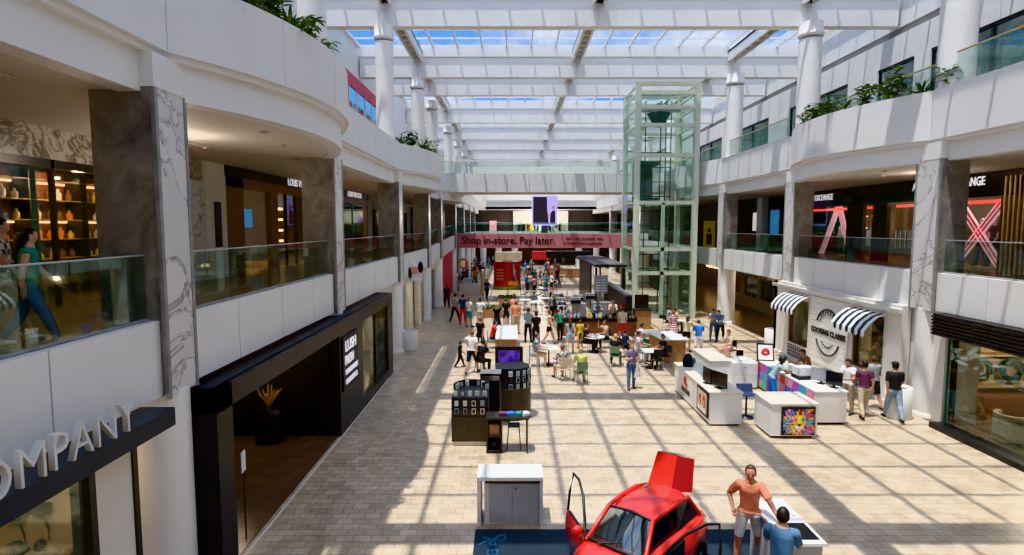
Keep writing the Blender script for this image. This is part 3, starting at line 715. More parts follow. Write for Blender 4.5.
# landing between the elevator and the right gallery
for z0, z1, nmx in ((3.43, 4.58, 'middle'), (8.55, 9.95, 'upper')):
    pts = [(13.2, 40.5), (11.9, 41.4), (11.2, 43), (11, 46), (13.2, 46)]
    o = MB().prism(pts, z0, z1-0.25 if nmx == 'middle' else z1-0.9).build('elevator_landing', 'soffit'); 
    tag(o, 'curved %s landing between the glass elevator and the right gallery' % nmx, 'landing')
    mb = MB()
    for k in range(3):
        (xa, ya), (xb, yb) = pts[k], pts[k+1]; mb.prism([(xa, ya), (xb, yb), (xb+0.12, yb+0.12), (xa+0.12, ya+0.12)][::-1], z0, z1)
    mb.build('landing_front', 'white_panel', o)
# ================================================================= RIGHT, GROUND
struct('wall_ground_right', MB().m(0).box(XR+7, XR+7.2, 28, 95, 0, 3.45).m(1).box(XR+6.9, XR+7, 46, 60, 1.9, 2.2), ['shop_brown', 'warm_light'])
g = empty('shop', (XR+4.6, 32.5, 0), 0, 'dim shop with a scalloped awning and pale framed windows behind the round columns', 'shop')
mb = MB(); mb.box(0, 0.25, 0, 14, 0, 0.8)
for y in (0, 3, 6, 9, 12): mb.box(0, 0.3, y, y+0.4, 0.8, 3.2)
mb.build('wall_frame', 'beige', g)
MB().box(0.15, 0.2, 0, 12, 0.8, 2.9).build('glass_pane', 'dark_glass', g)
mb = MB()
for k in range(36): mb.m(k % 2).add([(0.0, k*0.39, 3.1), (0, k*0.39+0.38, 3.1), (-0.7, k*0.39+0.38, 2.55), (-0.7, k*0.39, 2.55), (-0.7, k*0.39+0.19, 2.35)], [(0,1,2,4,3)])
mb.build('awning', ['c_grey', 'c_khaki'], g)
# cooking school wall
g = empty('shop', (XR-0.25, 18.95, 0), 0, 'cream cooking school wall with round logo and two striped awnings', 'shop')
H = 3.42
mb = MB()
mb.box(0.35, 0.6, -1.5, 0.3, 0, H+.02); mb.box(0, 0.3, 0, 0.9, 0, H); mb.box(0, 0.3, 0.9, 2.7, 2.9, H); mb.box(0, 0.3, 0.9, 2.7, 0, 0.85); mb.box(0, 0.3, 2.7, 6.0, 0, H)
mb.box(0, 0.3, 6.0, 7.8, 2.75, H); mb.box(0, 0.3, 6.0, 7.8, 0, 0.75); mb.box(0, 0.3, 7.8, 9.3, 0, H); mb.box(0, 4.6, 9.0, 9.3, 0, H)
mb.box(-0.12, 0, 0, 9.35, H-0.25, H-0.12); mb.box(-0.08, 0, 0, 9.35, 0.0, 0.12)
mb.build('wall_panel', 'cream_wall', g)
mb = MB()
for k in range(11): mb.box(-0.03, 0.0, 2.95, 5.75, 0.35+k*0.25, 0.35+k*0.25+0.235)
mb.build('clapboard', 'counter_white', g)
for a, b2, z0 in ((0.9, 2.7, 0.85), (6.0, 7.8, 0.75)):
    w = MB().box(0.12, 0.14, a, b2, z0, 2.9).build('window_pane', 'glass_shop', g)
    MB().box(0.05, 0.2, a, a+0.06, z0, 2.9).box(0.05, 0.2, b2-0.06, b2, z0, 2.9).box(0.05, 0.2, a, b2, z0, z0+0.07).build('window_frame', 'shop_brown', g)
    MB().box(1.6, 1.7, a-1, b2+1, 0, 3).build('window_backing', 'shop_brown', g)
    mb = MB()
    for k in range(10): mb.m(k % 3).lathe([(0.1, z0+0.1), (0.14, z0+0.3+0.1*(k % 4)), (0.05, z0+0.7+0.1*(k % 3))], 0.7+0.3*random.random(), a+0.1+0.17*k, 8)
    mb.build('window_goods', ['c_gold', 'c_brown', 'c_beige'], g)
    mb = MB().m(0).box(-0.02, 0.01, a+0.05, b2-0.05, 0.08, z0-0.08)
    mb.m(1)
    for k in range(9): mb.box(-0.05, -0.02, a+0.08+k*0.19, a+0.11+k*0.19, 0.08, z0-0.08)
    for k in range(4): mb.box(-0.05, -0.02, a+0.05, b2-0.05, 0.14+k*0.15, 0.17+k*0.15)
    mb.build('vent_grille', ['black', 'grey_panel'], g)
    n = 11; aw = MB(); L = b2-a+0.3
    for k in range(n):
        y0 = a-0.15+L*k/n; y1 = a-0.15+L*(k+1)/n; aw.m(k % 2)
        P_ = [(0.0, 3.02), (-0.28, 2.93), (-0.55, 2.72), (-0.75, 2.45)]
        for j in range(3):
            (xa, za), (xb, zb) = P_[j], P_[j+1]; aw.quad((xa, y0, za), (xa, y1, za), (xb, y1, zb), (xb, y0, zb))
        aw.add([(-0.75, y0, 2.45), (-0.75, y1, 2.45), (-0.76, y1, 2.3), (-0.76, (y0+y1)/2, 2.22), (-0.76, y0, 2.3)], [(0,1,2,3,4)])
    aw.build('awning', ['c_white', 'navy'], g)
lg = MB()
cy, cz, r = 4.35, 1.75, 0.92
lg.tube([(-0.05, cy+r*math.cos(t), cz+r*math.sin(t)) for t in [R(25+130*k/20) for k in range(21)]], 0.035, 6)
lg.tube([(-0.05, cy+r*math.cos(t), cz+r*math.sin(t)) for t in [R(205+130*k/20) for k in range(21)]], 0.035, 6)
lg.tube([(-0.05, cy+.72*math.cos(t), cz+.72*math.sin(t)) for t in [R(30+120*k/20) for k in range(21)]], 0.012, 6)
for k in range(7):
    t = R(50+80*k/6); lg.cbox((-0.05, cy+.82*math.cos(t), cz+.82*math.sin(t)), (0.02, 0.07, 0.09)); lg.cbox((-0.05, cy+.6*math.cos(-t), cz+.6*math.sin(-t)), (0.02, 0.07, 0.07))
l = lg.build('round_logo', 'black_frame', g)
text('logo_text', 'COOKING CLASSES', 0.29, 'black_frame', face_right(-0.05, cy, cz-0.12), l, 0.01, 'CENTER', sx=1.0, bold=0.012)
# near glazed shop with black header
g = empty('shop', (XR-0.15, 3.65, 0), 0, 'large glazed salon shop front with a ribbed black header at lower right', 'shop')
mb = MB(); mb.box(-0.1, 0.3, 0, 13.9, 2.75, 3.4)
for k in range(6): mb.box(-0.16, -0.1, 0, 13.9, 2.78+k*0.1, 2.83+k*0.1)
mb.build('header', 'black_frame', g)
MB().box(-0.25, 0.2, 0, 13.6, 0, 0.16).build('plinth', 'black', g)
MB().box(-0.02, 0, 0, 13.3, 0.16, 2.75).build('glass_pane', 'glass_shop', g)
for y in (0, 3.3, 6.6, 9.9, 13.3): MB().box(-0.04, 0.02, y-0.012, y+0.012, 0.16, 2.75).build('glass_joint', 'dark_green', g)
MB().box(0.5, 0.55, 12.85, 13.6, 0.2, 2.7).build('curtain_panel', 'beige', g)
MB().box(0.45, 0.6, 13.62, 13.85, 0.1, 2.8).build('dark_post', 'black', g)
MB().box(5, 5.1, 0, 14.9, 0, 3.4).build('back_wall', 'shop_brown', g)
MB().box(0.5, 5, 14.85, 14.9, 0, 3.4).build('side_wall', 'beige', g)
MB().box(1.2, 5, 14.45, 14.85, 0.95, 1.0).box(1.2, 5, 14.45, 14.85, 1.95, 2.0).box(1.2, 5, 14.45, 14.85, 2.4, 2.45).build('wall_shelf', 'wood_light', g)
MB().box(1.6, 4.9, 13.9, 14.44, 0, 0.8).build('counter', 'wood_red', g)
MB().box(0.1, 5, 0, 14.85, 0.0, 0.02).build('shop_floor', 'floor_brown', g)
for k, x in enumerate([14.7, 15.7, 16.7]):
    o = MB().tube([(0.3*math.cos(t), 0, 0.3*math.sin(t)) for t in [2*PI*q/16 for q in range(16)]], 0.09, 6, True).build('wreath', 'dark_green', loc=(x, 18.2, 1.5))
    tag(o, '%s dark round wreath on the salon back shelves' % ORD[k], 'wreath', 'round wreaths in the salon')
g = empty('armchair', (13.85, 15.9, 0.02), 2.2, 'cream tub armchair just inside the salon glass', 'armchair')
mb = MB(); n = 14
mb.prism([(0.45*math.cos(R(-30+240*k/n)), 0.45*math.sin(R(-30+240*k/n))) for k in range(n+1)] + [(0.33*math.cos(R(210-240*k/n)), 0.33*math.sin(R(210-240*k/n))) for k in range(n+1)], 0.1, 0.82, True); mb.build('backrest', 'c_beige', g)
MB().lathe([(0.34, 0.12), (0.36, 0.42), (0.3, 0.46)], n=20).build('seat', 'c_brown', g)
MB().lathe([(0.2, 0), (0.2, 0.12)], n=14).build('base', 'black', g)
# ================================================================= ELEVATOR
g = empty('elevator_tower', (8.0, 38.2, 0), 0, 'tall glass elevator shaft with pale green steel frame', 'elevator shaft')
W_, D_ = 3.75, 4.0
for x in (0, W_): 
    for y in (0, D_): MB().box(x-0.18, x+0.18, y-0.14, y+0.14, 0, 15.06).build('corner_post', 'elevator_frame', g)
MB().box(1.6, 1.82, -0.1, 0.1, 0, 7.5).build('middle_post', 'elevator_frame', g)
for z in (0.1, 2.95, 4.5, 7.5, 10.5, 12.4, 13.5, 14.4, 14.95):
    MB().box(0, W_, -0.1, 0.1, z-0.12, z+0.12).box(0, W_, D_-0.1, D_+0.1, z-0.1, z+0.1).box(-0.08, 0.08, 0, D_, z-0.04, z+0.04).box(W_-0.08, W_+0.08, 0, D_, z-0.04, z+0.04).build('cross_beam', 'elevator_frame', g)
zz = [0.1, 2.95, 4.5, 7.5, 10.5, 12.4, 13.5, 14.4]
for a, b2 in zip(zz, zz[1:]):
    MB().box(0.1, W_-0.1, -0.15, -0.13, a+0.12, b2-0.12).build('front_glass', 'glass_green', g)
    MB().box(-0.15, -0.13, 0.1, D_-0.1, a+0.1, b2-0.1).build('side_glass', 'glass_green', g)
    MB().box(W_+0.13, W_+0.15, 0.1, D_-0.1, a+0.1, b2-0.1).build('side_glass', 'glass_green', g)
mb = MB()
for x in (0.8, 1.15, 2.2, 2.55, 2.9): mb.box(x-0.03, x+0.03, 2.9, 2.98, 0, 14.5)
for z in range(1, 15): mb.box(0.7, 3.0, 3.0, 3.05, z, z+0.06)
mb.build('guide_rail', 'dark_green', g)
g2 = empty('elevator_machine', (9.7, 39.8, 12.55), 0, 'dark green hopper-shaped machine hanging in the top of the elevator shaft', 'machine')
MB().lathe([(0.3, 0), (0.75, 0.75), (0.8, 0.85)], n=8).build('housing', 'dark_green', g2)
MB().box(-1.4, 1.4, -0.15, 0.15, 0.95, 1.1).box(-0.15, 0.15, -0.3, 0.3, 0.85, 1.5).build('bracket', 'grey_trim', g2)
g2 = empty('elevator_cabin', (9.0, 39.3, 7.6), 0, 'dark glass elevator cabin stopped half-way up the shaft', 'elevator cabin')
MB().box(-0.7, 0.7, 0, 1.9, 0, 0.25).build('cabin_floor', 'dark_green', g2); MB().box(-0.7, 0.7, 0, 1.9, 2.4, 2.65).build('cabin_roof', 'dark_green', g2)
MB().box(-0.7, 0.7, 1.85, 1.9, 0.25, 2.4).build('cabin_back', 'grey_trim', g2)
MB().box(-0.7, 0.7, 0, 0.03, 0.25, 2.4).build('cabin_glass', 'glass_shop', g2)
# ================================================================= PEOPLE
def fk(pose):
    P = dict(lean=0, thR=0, thL=0, knR=0, knL=0, shR=5, shL=5, abR=10, abL=10, elR=15, elL=15, head=0, tw=0, spread=5)
    P.update(pose); return P
def build_body(P, fingers=False):
    """returns verts, edges, radii, segs(kind) of a figure facing -Y, pelvis above origin"""
    V = {}; E = []
    def rotx(v, a):   # pitch forward (towards -Y) by a degrees
        c, s = math.cos(R(a)), math.sin(R(a)); return Vector((v.x, v.y*c + v.z*s, -v.y*s + v.z*c)) if False else Vector((v.x, v.y*c - v.z*s, v.y*s + v.z*c))
    ln = P['lean']
    pel = Vector((0, 0, 0.93)); V['pelvis'] = (pel, .15, .12)
    sp = lambda v: pel + rotx(Vector(v), ln)
    V['spine'] = (sp((0, 0, .20)), .152, .118); V['chest'] = (sp((0, 0, .40)), .18, .125)
    V['neckb'] = (sp((0, -.005, .535)), .095, .088); V['neck'] = (sp((0, -.01, .585)), .064, .066)
    hd = lambda v: sp((0, -.005, .58)) + rotx(Vector(v), ln*.5 + P['head'])
    V['head'] = (hd((0, -.02, .07)), .055, .06); V['crown'] = (hd((0, -.012, .15)), .05, .055)
    E += [('pelvis','spine'), ('spine','chest'), ('chest','neckb'), ('neckb','neck'), ('neck','head'), ('head','crown')]
    for s, q in ((-1, 'R'), (1, 'L')):
        hip = pel + Vector((s*.09, 0, -.05)); th = P['th'+q]; kn = P['kn'+q]
        sx = math.sin(R(P['spread']))*s
        d = Vector((sx, -math.sin(R(th)), -math.cos(R(th)))).normalized(); knee = hip + d*.43
        th2 = th - kn; d2 = Vector((sx*.4, -math.sin(R(th2)), -math.cos(R(th2)))).normalized(); ank = knee + d2*.42
        V['hip'+q] = (hip, .105, .11); V['knee'+q] = (knee, .067, .07); V['calf'+q] = (knee + d2*.13 , .064, .068); V['ankle'+q] = (ank, .043, .046)
        V['heel'+q] = (ank + Vector((0, .02, -.045)), .034, .034); V['toe'+q] = (ank + Vector((s*.02, -.17, -.055)), .040, .024)
        E += [('pelvis','hip'+q), ('hip'+q,'knee'+q), ('knee'+q,'calf'+q), ('calf'+q,'ankle'+q), ('ankle'+q,'heel'+q), ('heel'+q,'toe'+q)]
        sh = sp((s*.172, 0, .465)); a = P['sh'+q] + ln*.0; ab = P['ab'+q]
        d = Vector((s*math.sin(R(ab)), -math.sin(R(a))*math.cos(R(ab)), -math.cos(R(a))*math.cos(R(ab)))).normalized(); elb = sh + d*.29
        a2 = a + P['el'+q]; ab2 = ab*.3 + P.get('in'+q, -8)
        d2 = Vector((s*math.sin(R(ab2)), -math.sin(R(a2))*math.cos(R(ab2)), -math.cos(R(a2))*math.cos(R(ab2)))).normalized(); wr = elb + d2*.25
        V['sh'+q] = (sh, .062, .062); V['elb'+q] = (elb, .050, .050); V['wrist'+q] = (wr, .032, .034)
        V['palm'+q] = (wr + d2*.07, .036, .022)
        E += [('chest','sh'+q), ('sh'+q,'elb'+q), ('elb'+q,'wrist'+q), ('wrist'+q,'palm'+q)]
        if not fingers: V['hand'+q] = (wr + d2*.15, .028, .018); E += [('palm'+q, 'hand'+q)]
        else:
            side = d2.cross(Vector((0, 0, 1)));  side = side.normalized() if side.length > .1 else Vector((1, 0, 0))
            nrm = side.cross(d2)
            for k, (o_, L) in enumerate(((-.027, .062), (-.009, .075), (.009, .07), (.026, .055))):
                b0 = wr + d2*.085 + side*o_; V['f%d%s' % (k, q)] = (b0, .010, .010)
                V['g%d%s' % (k, q)] = (b0 + d2*L*.6 - nrm*.004, .009, .009); V['h%d%s' % (k, q)] = (b0 + d2*L - nrm*.022, .0075, .0075)
                E += [('palm'+q, 'f%d%s' % (k, q)), ('f%d%s' % (k, q), 'g%d%s' % (k, q)), ('g%d%s' % (k, q), 'h%d%s' % (k, q))]
            V['t0'+q] = (wr + d2*.04 - side*.04, .011, .011); V['t1'+q] = (wr + d2*.085 - side*.062, .009, .009)
            E += [('palm'+q, 't0'+q), ('t0'+q, 't1'+q)]
    return V, E
def seg_kind(a, b, t, opt):
    q = a[-1] if a[-1] in 'RL' else (b[-1] if b[-1] in 'RL' else '')
    n = (a.rstrip('RL'), b.rstrip('RL'))
    if n in (('spine','chest'), ('chest','neckb'), ('chest','sh')): return 'shirt' if not (n == ('chest','neckb') and t > .9) else 'skin'
    if n == ('pelvis','spine'): return 'pants' if t < .12 else 'shirt'
    if n == ('sh','elb'): return 'shirt' if t < opt['sleeve'] else 'skin'
    if n == ('elb','wrist'): return 'shirt' if opt['sleeve'] > 1 and t < opt['sleeve']-1 else 'skin'
    if n == ('pelvis','hip'): return 'pants'
    if n == ('hip','knee'): return 'pants' if t < opt['legs'] else 'skin'
    if n in (('knee','calf'), ('calf','ankle')):
        tt = 1 + (t*.3 if n[0] == 'knee' else .3+t*.7); return 'pants' if tt < opt['legs'] else 'skin'
    if n in (('ankle','heel'), ('heel','toe')): return 'shoe'
    if n == ('neck','head') or n == ('head','crown'): return 'head'
    return 'skin'
def sub_mesh(verts, faces, off, name, mat, parent, nrm, neck_z=99):
    idx = {}; vs = []; fs = []; nv = []
    for f in faces:
        g_ = []
        for i in f:
            if i not in idx: idx[i] = len(vs); vs.append(verts[i] + nrm[i]*off); nv.append(nrm[i])
            g_.append(idx[i])
        fs.append(g_)
    if not fs: return None
    cnt = {}
    for f in fs:
        for i in range(len(f)): e = (f[i], f[(i+1) % len(f)]); k = (min(e), max(e)); cnt[k] = cnt.get(k, 0)+1
    nb = {}
    for (a, b), c in cnt.items():
        if c == 1: nb.setdefault(a, []).append(b); nb.setdefault(b, []).append(a)
    seen = set()
    for st_ in nb:
        if st_ in seen: continue
        loop = [st_]; seen.add(st_); cur = st_
        while True:
            nx = [q for q in nb[cur] if q not in seen]
            if not nx: break
            cur = nx[0]; seen.add(cur); loop.append(cur)
        for i in loop: vs[i] = vs[i] - nv[i]*(off*.6)
        if len(loop) < 5: continue
        c = sum((vs[i] for i in loop), Vector())/len(loop); nn = Vector()
        for i in range(len(loop)): nn += (vs[loop[i]]-c).cross(vs[loop[(i+1) % len(loop)]]-c)
        if nn.length < 1e-6: continue
        nn.normalize()
        if c.z > neck_z or max(abs((vs[i]-c).dot(nn)) for i in loop) > .05: continue
        for i in loop: vs[i] = vs[i] - nn*((vs[i]-c).dot(nn))*.9
    me = bpy.data.meshes.new(name); me.from_pydata([tuple(v) for v in vs], [], fs); me.materials.append(M[mat])
    me.polygons.foreach_set('use_smooth', [True]*len(fs)); me.update()
    o = bpy.data.objects.new(name, me); C.objects.link(o); o.parent = parent
    return o
def person(x, y, z, face, label, pose={}, shirt='c_white', pants='c_denim', hair='h_brown', skin='skin_light', sleeve=.55, legs=2.0,
           shoes='c_black', h=1.72, long_hair=False, skirt=None, cap=None, detail=False, seat=None, group=None, name='person', cat='person', bag=None):
    """face: direction the figure faces in degrees, 0 = towards the camera, 90 = to the right of the picture"""
    P = fk(pose); V, E = build_body(P, detail is True)
    names = list(V); far = 'distant' in label or name == 'mannequin'
    eb = MB(); eb.v = []; eb.f = []
    torso = ('pelvis', 'spine', 'chest', 'neckb')
    for a, b in E:
        pa, pb = V[a][0], V[b][0]
        if a in torso and b in torso or (a, b) == ('neckb', 'neck'): continue
        ra = (V[a][1]+V[a][2])/2 * .93; rb = (V[b][1]+V[b][2])/2 * .93
        if a in ('pelvis', 'chest'): ra = rb*1.05
        if a.startswith('palm'): ra = rb
        eb.tube([pa, pb], 1, 10, taper=[ra, rb]); eb.ell(pb, (rb, rb, rb), 10, 6)
        if not b.startswith(('f', 'g', 'h', 't')) or b.startswith(('hip', 'heel', 'toe', 'hand')): eb.ell(pa, (ra, ra, ra), 10, 6)
    def blob(p, rx, ry, rz_, tilt):
        n0 = len(eb.v); eb.ell((0, 0, 0), (rx, ry, rz_), 14, 10); mt = Matrix.Translation(p) @ Matrix.Rotation(R(tilt), 4, 'X')
        eb.v[n0:] = [tuple(mt @ Vector(q)) for q in eb.v[n0:]]
    vh, vc = V['head'][0], V['crown'][0]
    blob(vh*.45+vc*.55, .079, .098, .114, P['lean']*.5+P['head'])
    blob(V['pelvis'][0], .155, .118, .12, 0); blob(V['chest'][0], .165, .108, .15, P['lean']); blob(V['spine'][0], .135, .10, .13, P['lean'])
    for a, b in (('pelvis', 'spine'), ('spine', 'chest'), ('chest', 'neckb'), ('neckb', 'neck'), ('neck', 'head')):
        nk = 13 if detail else 5
        for k in range(nk):
            t_ = k/(nk-1); w0 = V[a][0]*(1-t_)+V[b][0]*t_; r1 = (V[a][1]*(1-t_)+V[b][1]*t_)*.9; r2 = (V[a][2]*(1-t_)+V[b][2]*t_)*.9
            blob(w0, r1, r2, .05 if detail else .06, P['lean'])
    for q in 'RL':
        pp, hd_ = V['wrist'+q][0], V['palm'+q][0]; blob(hd_, .038, .03, .045, 0) if detail is not True else eb.ell(hd_, (.04, .03, .045), 10, 6)
        blob(V['sh'+q][0], .060, .06, .058, 0); blob(V['hip'+q][0], .10, .105, .10, 0); blob(V['knee'+q][0], .062, .064, .064, 0)
    m2 = bpy.data.meshes.new('tmp'); m2.from_pydata(eb.v, [], eb.f); ob = bpy.data.objects.new('tmp', m2); C.objects.link(ob)
    rm = ob.modifiers.new('remesh', 'REMESH'); rm.mode = 'VOXEL'; rm.voxel_size = .0062 if detail is True else .015 if detail else (.032 if far else .021); rm.use_smooth_shade = True
    smm = ob.modifiers.new('smooth', 'SMOOTH'); smm.factor = .5; smm.iterations = 4 if detail else 2
    bpy.context.view_layer.update()
    ev = bpy.data.meshes.new_from_object(ob.evaluated_get(bpy.context.evaluated_depsgraph_get()))
    bpy.data.objects.remove(ob)
    low = min(min((v.co.z for v in ev.vertices)), 9)
    sc = h / 1.72
    base = seat - 0.93*sc + .09 if seat else -low*sc
    verts = [(v.co.copy())*sc + Vector((0, 0, base)) for v in ev.vertices]
    nrm = [v.normal.copy() for v in ev.vertices]
    faces = [tuple(p.vertices) for p in ev.polygons]
    J = {n: V[n][0]*sc + Vector((0, 0, base)) for n in names}
    segs = [(a, b, J[a], J[b]) for a, b in E]
    opt = dict(sleeve=sleeve, legs=legs)
    kinds = {}
    hc = (J['head']*.45+J['crown']*.55)
    VA = np.array([tuple(v) for v in verts]); FC = np.array([VA[list(f)].mean(axis=0) for f in faces])
    D = []; TT = []
    for a, b, p, q in segs:
        p_ = np.array(p); d_ = np.array(q)-p_; L = float(d_ @ d_) or 1e-9
        t_ = np.clip(((FC-p_) @ d_)/L, 0, 1); TT.append(t_)
        ra, rb = max(V[a][1], V[a][2])*sc, max(V[b][1], V[b][2])*sc
        if b == 'crown': ra = rb = .1*sc
        D.append(np.linalg.norm(FC-(p_+t_[:, None]*d_), axis=1) - .85*(ra*(1-t_)+rb*t_))
    D = np.array(D); TT = np.array(TT); BI = D.argmin(axis=0)
    ax = (J['spine']-J['pelvis']).normalized(); up = (J['crown']-J['head']).normalized()
    bk = Vector((0, 1, 0)); bk = (bk - up*bk.dot(up)).normalized()
    for fi, f in enumerate(faces):
        a, b = segs[BI[fi]][0], segs[BI[fi]][1]; t = TT[BI[fi]][fi]; c = Vector(FC[fi]); k = seg_kind(a, b, t, opt)
        pr = (c-J['pelvis']).dot(ax)/sc; sg_ = (a.rstrip('RL'), b.rstrip('RL'))
        if sg_ in (('pelvis','spine'), ('pelvis','hip'), ('spine','chest')) or (sg_ == ('hip','knee') and t < .08 and pr > 0):
            k = 'shirt' if pr > -.01 else 'pants'
            if -.01 < pr < .09: kinds.setdefault('pants', []).append(f)
        if k == 'head':
            d = c-hc; du = d.dot(up); db = d.dot(bk); k = 'hair' if (du > .062*sc - .25*min(0, -db)*0 or (db > .005*sc and du > -.06*sc) or (du > .03*sc and db > -.05*sc)) else 'skin'
        kinds.setdefault(k, []).append(f)
    root = empty(name, (x, y, z), R(face), label, cat, group)
    bm = bpy.data.meshes.new('body'); bm.from_pydata([tuple(v) for v in verts], [], faces); bm.materials.append(M[skin])
    bm.polygons.foreach_set('use_smooth', [True]*len(faces)); bm.update()
    b = bpy.data.objects.new('body', bm); C.objects.link(b); b.parent = root
    bpy.data.meshes.remove(ev)
    sub_mesh(verts, kinds.get('shirt', []), .018, 'shirt', shirt, root, nrm, J['shR'].z+.02)
    if not skirt: sub_mesh(verts, kinds.get('pants', []), .011, 'shorts' if legs < 1.3 else 'trousers', pants, root, nrm, -9 if seat else 99)
    else:
        p = J['pelvis']; zl = p.z - skirt*sc
        MB().lathe([(.24*sc, zl), (.2*sc, p.z-.1), (.155*sc, p.z+.02), (.13*sc, p.z+.15*sc)], p.x, p.y, 16, False).build('skirt', pants, root)
    sub_mesh(verts, kinds.get('shoe', []), .008, 'shoes', shoes, root, nrm)
    if hair: sub_mesh(verts, kinds.get('hair', []), .016 if hair != 'afro' else .06, 'hair', hair if hair != 'afro' else 'h_black', root, nrm, -9)
    if long_hair:
        c = hc; MB().tube([c+Vector((0, .06, .02)), c+Vector((0, .105, -.1)), c+Vector((0, .13, -.27)), c+Vector((0, .13, -.42))], .07, 10, taper=[.085*sc, .09*sc, .08*sc, .03]).build('long_hair', hair, root)
    if cap:
        c = J['crown']; MB().ell((c.x, c.y, c.z+.03), (.10*sc, .115*sc, .075*sc)).box(c.x-.07, c.x+.07, c.y-.2*sc, c.y-.06, c.z+.0, c.z+.018).build('cap', cap, root)
    if detail:
        fy = min(v.y for v in verts if abs(v.z-hc.z+.02) < .04 and abs(v.x-hc.x) < .05); fc = Vector((hc.x, fy-.004, hc.z-.03*sc))
        MB().ell((fc.x-.03, fc.y+.012, fc.z+.02), (.013, .008, .008)).ell((fc.x+.03, fc.y+.012, fc.z+.02), (.013, .008, .008)).build('eyes', 'h_black', root)
        MB().ell((fc.x, fc.y-.006, fc.z-.008), (.013, .02, .024)).build('nose', skin, root)
        MB().ell((fc.x, fc.y+.012, fc.z-.045), (.026, .008, .008)).build('mouth', 'skin_red', root)
        fx = max(v.x for v in verts if abs(v.z-hc.z) < .04 and abs(v.y-hc.y) < .08)-hc.x
        MB().ell((hc.x-fx, hc.y+.01, hc.z-.03), (.012, .022, .032)).ell((hc.x+fx, hc.y+.01, hc.z-.03), (.012, .022, .032)).build('ears', skin, root)
    if bag:
        hd = J['wristL']; o = MB().add([(hd.x-.15, hd.y, hd.z-.45), (hd.x+.15, hd.y, hd.z-.45), (hd.x+.10, hd.y, hd.z-.08), (hd.x-.10, hd.y, hd.z-.08),
            (hd.x-.15, hd.y+.1, hd.z-.45), (hd.x+.15, hd.y+.1, hd.z-.45), (hd.x+.10, hd.y+.08, hd.z-.08), (hd.x-.10, hd.y+.08, hd.z-.08)], [(0,1,2,3),(7,6,5,4),(0,4,5,1),(1,5,6,2),(2,6,7,3),(3,7,4,0)])
        rot = Matrix.Rotation(R(face), 4, 'Z'); o.v = [tuple(rot @ Vector(q) + Vector((x, y, z))) for q in o.v]
        o = o.build('carrier_bag', bag[0]); tag(o, bag[1], 'bag')
    root['joints'] = 0; del root['joints']
    return root, J
ST = dict(thR=4, thL=-4, knL=4, elR=20, elL=30)
WK = dict(thR=24, knR=4, thL=-16, knL=22, shR=-14, shL=20, elR=12, elL=25, lean=3)
WK2 = dict(thR=-14, knR=20, thL=22, knL=5, shR=18, shL=-14, elR=25, elL=12, lean=3)
PH = dict(thR=3, thL=-2, shR=22, elR=85, shL=18, elL=75, head=18, inR=-20, inL=-20)
LN = dict(lean=22, thR=6, thL=-8, knL=4, shR=42, elR=50, shL=38, elL=55, head=12)
SIT = dict(thR=84, knR=84, thL=88, knL=90, shR=25, elR=60, shL=30, elL=55, lean=6, spread=10)
SIT2 = dict(thR=80, knR=92, thL=86, knL=80, shR=40, elR=45, shL=20, elL=80, lean=14, spread=8)
CR = dict(thR=3, thL=-4, shR=12, elR=95, shL=14, elL=100, inR=-45, inL=-45)
HIP = dict(thR=8, thL=-4, knR=6, shR=-15, abR=38, elR=60, inR=-50, shL=8, elL=20)
# --- seating helpers
def make_chair(x, y, face, label, mat='black_frame', group=None, h=0.45, name='cafe_chair'):
    g = empty(name, (x, y, 0), R(face), label, 'chair', group)
    MB().cbox((0, 0, h), (.44, .44, .035)).build('seat', mat, g)
    mb = MB().cbox((0, .22, h+.30), (.42, .03, .30)); mb.build('backrest', mat, g)
    for sx in (-.19, .19):
        MB().tube([(sx, -.19, h), (sx*1.1, -.22, 0)], .014, 6).build('leg', 'grey_trim', g)
        MB().tube([(sx, .21, h+.44), (sx, .20, h), (sx*1.1, .24, 0)], .014, 6).build('leg', 'grey_trim', g)
    return g
def make_table(x, y, label, shape='square', r=.38, h=.74, top='counter_white', group=None, base='black'):
    g = empty('cafe_table', (x, y, 0), 0, label, 'table', group)
    (MB().cbox((0, 0, h), (2*r, 2*r, .035)) if shape == 'square' else MB().lathe([(r, h-.02), (r, h+.015)], n=24)).build('tabletop', top, g)
    MB().lathe([(.035, .03), (.035, h-.01)], n=10).build('pedestal', base, g)
    MB().lathe([(.24, 0), (.22, .03)], n=18).build('base', base, g)
    return g
def gp(px, py, *a, **k):
    x, y = at(px, py); return person(x, y, 0, *a, **k)
# ---- gallery walkers, far left
person(-6.55, 7.95, Z2, 125, 'woman in a green vest and blue jeans walking behind the left gallery glass', WK, 'c_green', 'c_denim', 'h_black', 'skin_light', sleeve=.1, legs=1.9, shoes='c_white', h=1.62, long_hair=True)
person(-7.2, 8.25, Z2, 120, 'man in a patterned pale shirt at the left edge behind the gallery glass', WK2, 'c_pattern', 'c_khaki', 'h_black', 'skin_light', sleeve=.6, legs=1.0, shoes='c_white', h=1.74)
person(-8.3, 26.0, Z2, 90, 'person in dark clothes outside the brown boutique doorway', ST, 'c_black', 'c_black', 'h_black', 'skin_tan', h=1.7)
